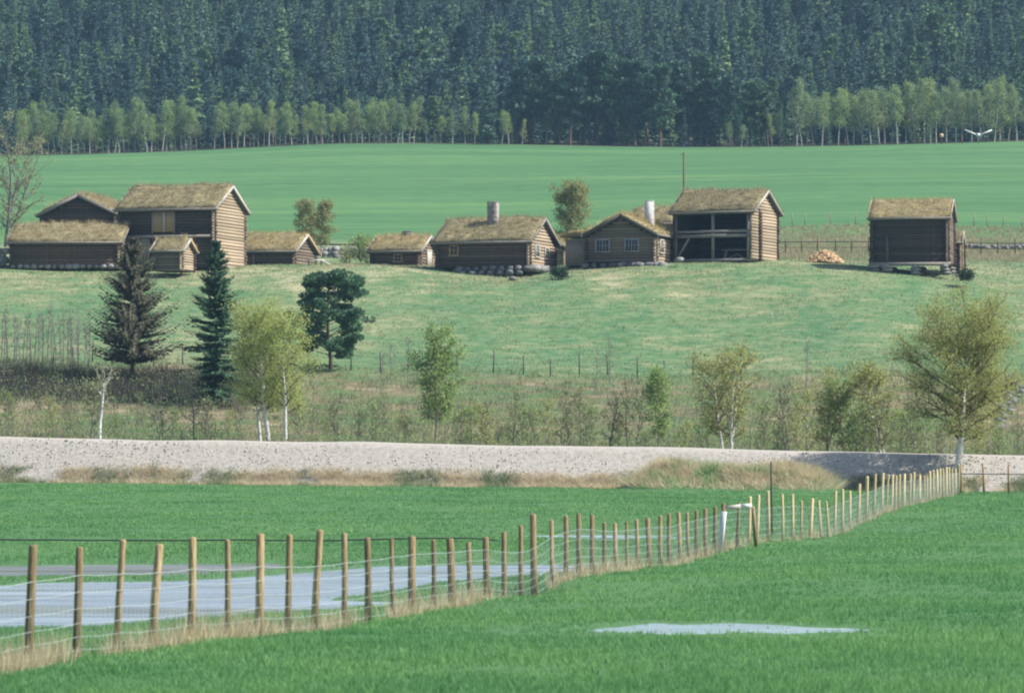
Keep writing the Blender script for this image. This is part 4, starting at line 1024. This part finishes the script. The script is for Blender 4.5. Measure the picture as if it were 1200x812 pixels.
def pine(seed, H, width, h0=.35, nb=16, clump=70, cr=.55, needle=.2, lean=0.0, flat=.6, subs=3):
    rg = np.random.default_rng(seed); tr = MB(); tk = wander((0, 0, -.1), (lean, 0, 1), H, 9, rg, .05, .12); tt = np.linspace(0, 1, 10)
    tr.tube(tk, H * .02 * (1 - tt) ** .7 + .02, 8); C_ = []
    for i_ in range(nb):
        s = (i_ + rg.random()) / nb; t = h0 + (1 - h0) * s; bp = np.array([np.interp(t, tt, tk[:, e]) for e in range(3)])
        env = (s + .25) ** .3 * (1.08 - s) ** .55 * 1.15; az = i_ * 2.4 + rg.uniform(-.6, .6); ln = width / 2 * env * rg.uniform(.6, 1.15)
        bl = wander(bp, (math.cos(az), math.sin(az), .05 + .5 * s), ln, 4, rg, .13, .22); tr.tube(bl, np.linspace(.05 * H / 8, .012, 5), 4)
        C_.append(bl[-1]); 
        for q in range(subs):
            k = rg.uniform(.45, .95); C_.append(np.array([np.interp(k, np.linspace(0, 1, 5), bl[:, e]) for e in range(3)]) + rg.normal(0, .22 * cr / .55, 3))
    C_.append(tk[-1]); C_ = np.array(C_); nC = len(C_)
    dv = rg.normal(0, 1, (nC, clump, 3)); dv /= np.linalg.norm(dv, axis=2, keepdims=True); rad = rg.uniform(.25, 1, (nC, clump, 1)) ** .6 * cr * rg.uniform(.65, 1.2, (nC, 1, 1))
    c = (C_[:, None, :] + dv * rad * [1, 1, flat]).reshape(-1, 3); dd = (dv * [1, 1, .6] + [0, 0, .45]).reshape(-1, 3)
    V, Qd = leaf_quads(c, needle, rg, 0, 1.0, dd); return tr, V, Qd

def put_tree(name, label, pos, parts, mats, group=None, rz=0.0, cat='tree', merge_twigs=True):
    """parts: trunk MB, [twig MB], leaf verts, leaf quads"""
    root = empty(name, pos, rz); tag(root, label, cat, group)
    if len(parts) == 4:
        tr, tw, V, Qd = parts
        t = tr.build('trunk', M[mats[0]], root, smooth=True)
        if tw.n: tw.build('branches', M[mats[1]], t)
        if V is not None: add('crown', mesh_np('crown', V, [Qd]), M[mats[2]], root)
    else:
        tr, V, Qd = parts
        tr.build('trunk', M[mats[0]], root, smooth=True); add('crown', mesh_np('crown', V, [Qd]), M[mats[1]], root)
    return root

def on(px, d, dz=-.05):
    x_ = (px - 600) * d / F; return (x_, d, gz(x_, d) + dz)
def at_px(px, py, d): return tuple(P(px, py, d))
def copy_tree(o, loc, rz, scl=1.0):
    c = o.copy(); C.objects.link(c); c.location = loc; c.rotation_euler = (0, 0, rz); c.scale = (scl, scl, scl)
    for ch in o.children:
        k = ch.copy(); C.objects.link(k); k.parent = c
        for g in ch.children:
            e = g.copy(); C.objects.link(e); e.parent = k
    return c

# --- trees behind the road
put_tree('spruce_tree', 'brownish sparse spruce before the long low shed', on(155, 247), spruce(1, 9.3, 6.2, 26, 13, 20, .10, .36, .14, .66), ('bark_spruce', 'needle_brown'))
put_tree('spruce_tree', 'slim dark green spruce beside the yellow birches', on(253, 237), spruce(2, 10.2, 4.8, 26, 13, 18, .42, .36, .06, .7), ('bark_spruce', 'needle_dark'))
put_tree('pine_tree', 'dark rounded pine leaning over the meadow foot', on(388, 257), pine(3, 6.2, 7.4, .14, 40, 130, .46, .095, -.14, .5, 5), ('bark_pine', 'needle_pine'))
p_ = at_px(305, 521, 212); put_tree('birch_tree', 'left of three yellow birches with thin leaning stem', (p_[0], p_[1], gz(p_[0], 212)), deciduous(21, 7.4, 4.9, .26, 24, 7, 4, 8000, .055, 1, -.03, .10, .9, 'oval', .2, .22), ('bark_birch', 'twig', 'leaf_yellow'))
p_ = at_px(315, 521, 211); put_tree('birch_tree', 'middle of three yellow birches with thickest white stem', (p_[0], p_[1], gz(p_[0], 211)), deciduous(22, 7.9, 4.8, .26, 28, 7, 4, 10000, .055, 1, .01, .13, .9, 'oval', .2, .22), ('bark_birch', 'twig', 'leaf_yellow'))
p_ = at_px(334, 521, 210); put_tree('birch_tree', 'right of three yellow birches with slanting white stem', (p_[0], p_[1], gz(p_[0], 210)), deciduous(23, 7.2, 4.8, .26, 24, 7, 4, 8000, .055, 1, .05, .11, .9, 'oval', .2, .22), ('bark_birch', 'twig', 'leaf_yellow'))
p_ = on(117, 210)
put_tree('birch_tree', 'short white forked birch with few twigs at the road edge', p_, deciduous(24, 4.5, 1.7, .60, 7, 4, 2, 160, .08, 1, .02, .12, 1.3, 'vase'), ('bark_birch', 'bark_birch', 'leaf_dull'))
put_tree('birch_tree', 'thin crooked birch just left of the white forked birch', on(107, 213), deciduous(25, 3.4, 2.2, .3, 10, 5, 3, 500, .08, 1, .0, .05), ('bark_grey', 'twig', 'leaf_dull'))
put_tree('alder_tree', 'leafless grey alder sapling under the dark spruce', on(228, 213), deciduous(26, 4.2, 1.9, .2, 18, 6, 4, 500, .06, 1, 0, .05, 1.2), ('bark_grey', 'bark_grey', 'leaf_dull'))
put_tree('alder_tree', 'low grey alder sapling midway between the two spruces', on(193, 214), deciduous(27, 2.6, 1.6, .15, 12, 5, 3, 300, .06, 2, 0, .035, 1.2), ('bark_grey', 'bark_grey', 'leaf_dull'))
put_tree('birch_tree', 'light green birch with twin stems below the small cottage', on(507, 210), deciduous(28, 6.7, 3.3, .28, 22, 7, 3, 7500, .07, 2, 0, .085, .85, 'oval', .06), ('bark_tan', 'twig', 'leaf_fresh'))
put_tree('birch_tree', 'small fresh green birch right of the alder thicket', on(772, 205), deciduous(29, 4.7, 1.7, .2, 20, 6, 3, 3000, .07, 1, 0, .05, 1.0), ('bark_tan', 'twig', 'leaf_fresh'))
put_tree('willow_tree', 'spreading many-stemmed willow below the open barn', on(856, 198), deciduous(30, 6.0, 3.6, .22, 16, 6, 3, 6000, .06, 4, .02, .08, 1.0, 'oval', .22), ('bark_birch', 'twig', 'leaf_olive'))
put_tree('willow_tree', 'cream-topped young willow right of the many-stemmed willow', on(962, 195), deciduous(31, 5.0, 2.2, .25, 15, 5, 3, 2600, .065, 2, 0, .05, .9, 'vase', .10), ('bark_grey', 'twig', 'leaf_pale'))
put_tree('birch_tree', 'slim fresh birch beside the cream-topped willow', on(990, 194), deciduous(32, 4.6, 2.0, .15, 18, 5, 3, 2300, .065, 1, 0, .06), ('bark_tan', 'twig', 'leaf_fresh'))
put_tree('birch_tree', 'olive birch with pale stem just left of the big birch', on(1040, 193), deciduous(33, 5.4, 3.0, .2, 18, 6, 3, 3600, .065, 2, 0, .07, .9, 'oval', .08), ('bark_birch', 'twig', 'leaf_olive'))
put_tree('birch_tree', 'big round-crowned birch with white trunk at the fence end', (at_px(1122, 551, 174)), deciduous(35, 8.0, 7.2, .20, 54, 11, 5, 46000, .042, 1, .02, .17, .8, 'round', .2, .2, 1.3), ('bark_birch', 'twig', 'leaf_olive'))
# thicket of saplings and bushes behind the road: every sapling its own thing
sap = [deciduous(100 + k, 3.2, 1.5, .12, 12, 4, 3, (750 if k % 2 else 420), .055, 2 if k % 3 else 1, 0, .035, 1.3, 'oval', .12) for k in range(6)]
sap_lv = ['leaf_dull', 'leaf_fresh', 'leaf_dull', 'leaf_olive', 'leaf_dull', 'leaf_fresh']
protos = []
spots = []
rg = np.random.default_rng(17)
for px in (536, 548, 560, 571, 583, 594, 606, 618, 630, 641, 655, 668, 681, 694, 707, 722, 738, 754): spots.append((px + rg.uniform(-4, 4), rg.uniform(201, 212), rg.choice([.5, .6, .75, .9, 1.1, 1.3]), 'thicket'))
for px in (420, 436, 452, 466, 482, 540, 470): spots.append((px + rg.uniform(-4, 4), rg.uniform(208, 226), rg.uniform(.5, .85), 'left'))
for px in (900, 930, 946, 1000, 1012, 1028, 1056, 1072): spots.append((px + rg.uniform(-5, 5), rg.uniform(192, 214), rg.uniform(.9, 1.35), 'right'))
for px in (793, 812, 826, 888, 905, 920, 938, 1006, 1020, 1062, 1080, 1098, 1143, 1160, 1176, 1192): spots.append((px + rg.uniform(-4, 4), rg.uniform(188, 202), rg.uniform(.5, .9), 'right'))
for px in (2, 18, 60, 84, 140, 165, 205, 245, 268, 285, 350, 366, 385, 400): spots.append((px + rg.uniform(-4, 4), rg.uniform(209, 226), rg.uniform(.45, .85), 'west'))
SL = {'thicket': 'slender sapling in the grey-green alder thicket behind the gravel road', 'left': 'low bush on the bank beside the twin-stemmed green birch',
      'right': 'small green bush among the young trees left and right of the big birch', 'west': 'low bush on the bank below the two spruces and yellow birches'}
for q, (px, d, s_, kd) in enumerate(spots):
    k = q % 6; lb, grp = SL[kd], {'thicket': 'alder thicket saplings', 'left': 'bushes by the twin birch', 'right': 'bushes around the big birch', 'west': 'bushes below the spruces'}[kd]
    if len(protos) <= k:
        o = put_tree('sapling', lb, on(px, d), sap[k], ('bark_grey', 'twig', sap_lv[k]), grp, cat='sapling'); protos.append(o); o.scale = (s_,) * 3
    else:
        o = copy_tree(protos[k], on(px, d), rg.uniform(0, 6.28), s_)
    tag(o, lb, 'sapling' if kd == 'thicket' else 'bush', grp)
# bare stand at the left
bare = [deciduous(140 + k, 3.9, .9, .25, 12, 4, 2, 0, .05, 1, 0, .032, 1.9, 'oval') for k in range(3)]
bp = []
for q in range(26):
    px = 2 + q * 4.2 + rg.uniform(-2, 2); d = rg.uniform(250, 256); s_ = rg.uniform(.75, 1.1)
    if q < 3: o = put_tree('bare_sapling', 'x', on(px, d), bare[q], ('bark_grey', 'bark_grey', 'leaf_dull')); bp.append(o)
    else: o = copy_tree(bp[q % 3], on(px, d), rg.uniform(0, 6.28), s_)
    tag(o, 'leafless grey sapling in the stand left of the brown spruce', 'sapling', 'bare saplings on the left')
for q, px in enumerate((446, 458, 478, 700, 715, 945)):
    o = copy_tree(bp[q % 3], on(px, rg.uniform(246, 254)), rg.uniform(0, 6.28), rg.uniform(.7, 1.0)); tag(o, 'lone leafless sapling by the fence at the meadow foot', 'sapling', 'bare saplings at the meadow foot')
# trees up by the houses
put_tree('willow_tree', 'bare-branched willow at the left edge behind the stone wall', at_px(6, 288, 330), deciduous(50, 11.2, 7.0, .12, 20, 6, 4, 1500, .11, 3, .02, .14, 1.1, 'oval', .2), ('bark_grey', 'bark_grey', 'leaf_bud'))
put_tree('birch_tree', 'left of the pale birch pair behind the low shed', at_px(361, 300, 336), deciduous(51, 4.9, 2.6, .2, 24, 7, 3, 5500, .07), ('bark_tan', 'twig', 'leaf_bud'))
put_tree('birch_tree', 'right of the pale birch pair behind the low shed', at_px(376, 300, 337), deciduous(52, 4.8, 2.6, .2, 24, 7, 3, 5500, .07), ('bark_tan', 'twig', 'leaf_bud'))
put_tree('birch_tree', 'round bushy birch behind the two dwelling houses', at_px(666, 304, 336), deciduous(53, 6.8, 4.3, .12, 46, 8, 3, 14000, .075, 1, 0, .12, .9, 'round'), ('bark_tan', 'twig', 'leaf_bud'))
put_tree('shrub', 'green shrub left of the small cottage', at_px(427, 311, 326), deciduous(54, 2.7, 2.6, .05, 16, 6, 3, 2000, .08, 3, 0, .04, 1.0, 'round', .3), ('bark_grey', 'twig', 'leaf_fresh'), cat='shrub')
put_tree('shrub', 'pale shrub before the rough stone wall by the cottage', at_px(405, 311, 328), deciduous(55, 1.7, 1.6, .05, 10, 5, 3, 500, .07, 3, 0, .03, 1.0, 'round', .3), ('bark_grey', 'twig', 'leaf_olive'), cat='shrub')
for px, py, d, h, lb in ((660, 326, 300, .9, 'dark juniper bush in the grass between the two dwelling houses'), (1133, 328, 297, .7, 'low dark juniper bush at the foot of the granary')):
    put_tree('juniper_bush', lb, at_px(px, py, d), deciduous(int(px), h, h * 1.9, .05, 14, 5, 3, 1400, .07, 3, 0, .03, .8, 'round', .5), ('bark_grey', 'twig', 'juniper'), cat='bush')

# --- forest edge: birches, pines and dark spruces
fr = np.random.default_rng(23)
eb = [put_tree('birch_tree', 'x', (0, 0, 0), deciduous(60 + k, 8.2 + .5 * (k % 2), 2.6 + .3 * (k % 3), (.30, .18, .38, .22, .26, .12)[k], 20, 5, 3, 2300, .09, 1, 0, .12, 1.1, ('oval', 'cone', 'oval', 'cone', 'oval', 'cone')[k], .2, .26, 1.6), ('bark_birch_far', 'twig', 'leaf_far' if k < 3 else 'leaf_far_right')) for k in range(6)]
used = set()
def edge(k, px, d, s_, lb, grp, lst, cat='tree'):
    loc = on(px, d); key = (id(lst), k)
    if key not in used:
        used.add(key); o = lst[k]; o.location = loc; o.scale = (s_,) * 3; o.rotation_euler = (fr.uniform(-.04, .04), fr.uniform(-.04, .04), fr.uniform(0, 6.28))
    else: o = copy_tree(lst[k], loc, fr.uniform(0, 6.28), s_); o.rotation_euler = (fr.uniform(-.05, .05), fr.uniform(-.05, .05), fr.uniform(0, 6.28)); o.scale = (s_ * fr.uniform(.85, 1.15), s_ * fr.uniform(.85, 1.15), s_)
    tag(o, lb, cat, grp); return o
x_ = 18
while x_ < 490:
    if not 236 < x_ < 244: edge(int(fr.integers(0, 4)), x_, 603 + fr.uniform(0, 7), fr.uniform(.58, .98) * (1 if x_ < 240 else .9), 'slender pale-stemmed birch in the row along the left forest edge', 'birches along the left forest edge', eb)
    x_ += fr.uniform(4.2, 8.5)
for px in (500, 516, 530, 545, 556, 588, 596, 612, 640, 856, 869, 905, 915): edge(int(fr.integers(0, 4)), px, 604 + fr.uniform(0, 6), fr.uniform(.42, .68), 'low young birch filling the middle of the forest edge', 'young birches at the forest edge', eb)
x_ = 934
while x_ < 1215:
    edge(int(fr.integers(2, 6)), x_, 602 + fr.uniform(0, 7), fr.uniform(.82, 1.22), 'tall birch with whitish stem in the row along the right forest edge', 'birches along the right forest edge', eb)
    x_ += fr.uniform(6, 12)
ep = [put_tree('pine_tree', 'x', (0, 0, 0), pine(80 + k, 12.6, 6.4, .28 if k else .38, 22, 46, .95, .33, 0, .55, 3), ('bark_pine', 'needle_edge')) for k in range(4)]
for px in (606, 622, 640, 655, 668, 684, 700, 714, 728, 744, 760, 774, 790, 806, 820, 838, 858, 880, 900): edge(int(fr.integers(0, 4)), px, 606 + fr.uniform(0, 12), fr.uniform(.86, 1.14) * (.82 if px > 830 else 1), 'dark broad pine in the clump at the middle of the forest edge', 'pines at the forest edge', ep)
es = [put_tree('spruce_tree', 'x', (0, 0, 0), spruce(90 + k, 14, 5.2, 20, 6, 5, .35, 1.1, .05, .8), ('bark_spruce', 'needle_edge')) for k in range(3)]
edge(0, 572, 602, .74, 'lone dark spruce standing alone at the forest edge', None, es)
for px, s_ in ((985, .95), (1003, .9), (1027, 1.12), (1043, .9), (1060, 1.0), (1073, 1.12), (1090, .9), (1108, 1.08), (1132, .85), (1155, .9), (1188, 1.18), (1205, 1.05)): edge(int(fr.integers(0, 3)), px, 624 + fr.uniform(-4, 6), s_, 'dark spruce towering behind the right-hand edge birches', 'dark spruces behind the right birches', es)

# --- forest on the hillside
def joined(tr, V, Qd, name):
    tv = np.vstack(tr.V); tq = np.vstack(tr.Q)
    me = mesh_np(name, np.vstack([tv, V]), [tq, Qd + len(tv)]); mi = np.zeros(len(me.polygons), np.int32); mi[len(tq):] = 1
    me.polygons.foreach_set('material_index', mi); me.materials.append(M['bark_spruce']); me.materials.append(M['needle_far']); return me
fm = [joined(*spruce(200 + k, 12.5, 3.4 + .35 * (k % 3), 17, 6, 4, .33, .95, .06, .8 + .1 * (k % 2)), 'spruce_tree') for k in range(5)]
fm += [joined(*pine(210, 11.5, 4.2, .3, 18, 34, .75, .3, 0, .6, 2), 'pine_tree')]
pts = []
d = 612.0
while d < 905:
    sp = 2.6 + (d - 612) * .003; u0 = -60 - (d - 612) * .1
    xs_ = np.arange((u0 - 600) * d / F, (1800 - u0 - 600) * d / F, sp)
    for x_ in xs_: pts.append((x_ + fr.uniform(-1.3, 1.3), d + fr.uniform(-1.6, 1.6)))
    d += 3.0
pts = np.array(pts); keep = fr.random(len(pts)) < .55 + .75 * fbm(pts[:, 0] / 16, pts[:, 1] / 16, 99); pts = pts[keep]
zz = ground_z(pts[:, 0], pts[:, 1]) - .2
sc_ = (.45 + .45 * fr.random(len(pts)) ** 1.3) * (.8 + .45 * fbm(pts[:, 0] / 22, pts[:, 1] / 22, 103)); sc_ *= .75 + .3 * sstep(612, 660, pts[:, 1])
kd = fr.integers(0, 5, len(pts)); kd[fr.random(len(pts)) < .16] = 5; sc_ *= np.where(fr.random(len(pts)) < .07, 1.4, 1.0); wd_ = fr.uniform(.75, 1.3, len(pts))
order = np.argsort(pts[:, 1] - 40 * (sc_ - .9)); vis = [q for q in order if -10 < 600 + F * pts[q, 0] / pts[q, 1] < 1210]
first = set(vis[:290])
for q in vis[:290]:
    o = add('pine_tree' if kd[q] == 5 else 'spruce_tree', fm[kd[q]], None, None, (pts[q, 0], pts[q, 1], zz[q])); o.rotation_euler = (0, 0, fr.uniform(0, 6.28)); o.scale = (sc_[q] * wd_[q], sc_[q] * wd_[q], sc_[q])
    if kd[q] == 5: tag(o, 'blue-green pine on the lowest rows of the wooded hillside', 'tree', 'pines low on the wooded hillside')
    else: tag(o, 'blue-green spruce on the lowest rows of the wooded hillside', 'tree', 'spruces low on the wooded hillside')
rest = np.array([q for q in range(len(pts)) if q not in first])
pc = bpy.data.collections.new('forest_tree_kinds')
for k, me in enumerate(fm): pc.objects.link(bpy.data.objects.new('forest_tree_%d' % k, me))
me = bpy.data.meshes.new('forest'); me.vertices.add(len(rest)); me.vertices.foreach_set('co', np.column_stack([pts[rest], zz[rest]]).astype(np.float32).ravel())
for nm, ty, val in (('size', 'FLOAT', sc_[rest]), ('girth', 'FLOAT', sc_[rest] * wd_[rest]), ('turn', 'FLOAT', fr.uniform(0, 6.28, len(rest))), ('sort', 'INT', kd[rest])):
    at_ = me.attributes.new(nm, ty, 'POINT'); at_.data.foreach_set('value', val.astype(np.int32 if ty == 'INT' else np.float32))
fo = add('forest', me); tag(fo, 'dense spruce forest covering the hillside behind the field', kind='stuff')
ng = bpy.data.node_groups.new('plant_forest', 'GeometryNodeTree')
ng.interface.new_socket('Geometry', in_out='INPUT', socket_type='NodeSocketGeometry'); ng.interface.new_socket('Geometry', in_out='OUTPUT', socket_type='NodeSocketGeometry')
gi, go = ng.nodes.new('NodeGroupInput'), ng.nodes.new('NodeGroupOutput'); ip = ng.nodes.new('GeometryNodeInstanceOnPoints'); ci = ng.nodes.new('GeometryNodeCollectionInfo')
ci.inputs['Collection'].default_value = pc; ci.inputs['Separate Children'].default_value = True; ci.inputs['Reset Children'].default_value = True
def named(nm, ty):
    a = ng.nodes.new('GeometryNodeInputNamedAttribute'); a.data_type = ty; a.inputs['Name'].default_value = nm; return a.outputs['Attribute']
cx = ng.nodes.new('ShaderNodeCombineXYZ'); ng.links.new(named('turn', 'FLOAT'), cx.inputs['Z'])
ip.inputs['Pick Instance'].default_value = True
ng.links.new(gi.outputs[0], ip.inputs['Points']); ng.links.new(ci.outputs[0], ip.inputs['Instance']); ng.links.new(named('sort', 'INT'), ip.inputs['Instance Index'])
ng.links.new(cx.outputs[0], ip.inputs['Rotation']); sv = ng.nodes.new('ShaderNodeCombineXYZ'); gr = named('girth', 'FLOAT'); ng.links.new(gr, sv.inputs['X']); ng.links.new(gr, sv.inputs['Y']); ng.links.new(named('size', 'FLOAT'), sv.inputs['Z']); ng.links.new(sv.outputs[0], ip.inputs['Scale']); ng.links.new(ip.outputs[0], go.inputs[0])
md = fo.modifiers.new('plant_forest', 'NODES'); md.node_group = ng

# every look-alike in a row is told by its place in that row
ONES = ['', 'first', 'second', 'third', 'fourth', 'fifth', 'sixth', 'seventh', 'eighth', 'ninth', 'tenth', 'eleventh', 'twelfth', 'thirteenth', 'fourteenth', 'fifteenth', 'sixteenth', 'seventeenth', 'eighteenth', 'nineteenth']
TENS = {2: ('twentieth', 'twenty'), 3: ('thirtieth', 'thirty'), 4: ('fortieth', 'forty'), 5: ('fiftieth', 'fifty'), 6: ('sixtieth', 'sixty'), 7: ('seventieth', 'seventy'), 8: ('eightieth', 'eighty'), 9: ('ninetieth', 'ninety')}
def ordinal(k): return ONES[k] if k < 20 else (TENS[k // 10][0] if k % 10 == 0 else TENS[k // 10][1] + '-' + ONES[k % 10])
ROWS = {'birches along the left forest edge': 'slender birch from the left in the left forest-edge row', 'birches along the right forest edge': 'whitish-stemmed birch from the left in the right forest-edge row',
        'young birches at the forest edge': 'low young birch from the left along the middle forest edge', 'pines at the forest edge': 'dark broad pine from the left in the forest-edge clump',
        'dark spruces behind the right birches': 'dark spruce from the left behind the right forest-edge birches', 'alder thicket saplings': 'slender sapling from the left in the alder thicket behind the road',
        'bushes by the twin birch': 'low bush from the left around the twin-stemmed green birch', 'bushes around the big birch': 'small bush from the left among young trees near the big birch',
        'bushes below the spruces': 'low bush from the left on the bank below the two spruces', 'bare saplings on the left': 'leafless grey sapling from the left in the bare stand',
        'bare saplings at the meadow foot': 'lone leafless sapling from the left by the meadow-foot fence'}
for grp, txt in ROWS.items():
    mem = sorted([o for o in C.objects if o.parent is None and o.get('group') == grp], key=lambda o: o.location.x / o.location.y)
    for k, o in enumerate(mem): o['label'] = ordinal(k + 1) + ' ' + txt

# ------------------------------------------------------------------ air
HAZE = 0.00013
if HAZE:
    lo, hi = (-620, -70, -3.5), (620, 1190, 225)
    mb = MB().box([(a + b_) / 2 for a, b_ in zip(lo, hi)], [b_ - a for a, b_ in zip(lo, hi)])
    hz = mb.build('haze'); hm = bpy.data.materials.new('haze'); hm.use_nodes = True; t = hm.node_tree; t.nodes.clear()
    ov = t.nodes.new('ShaderNodeOutputMaterial'); pv = t.nodes.new('ShaderNodeVolumePrincipled'); pv.inputs['Density'].default_value = HAZE; pv.inputs['Color'].default_value = (.42, .72, 1.0, 1)
    pv.inputs['Anisotropy'].default_value = .0
    t.links.new(pv.outputs[0], ov.inputs['Volume']); hz.data.materials.append(hm); tag(hz, 'thin blue haze filling the valley air', kind='stuff')
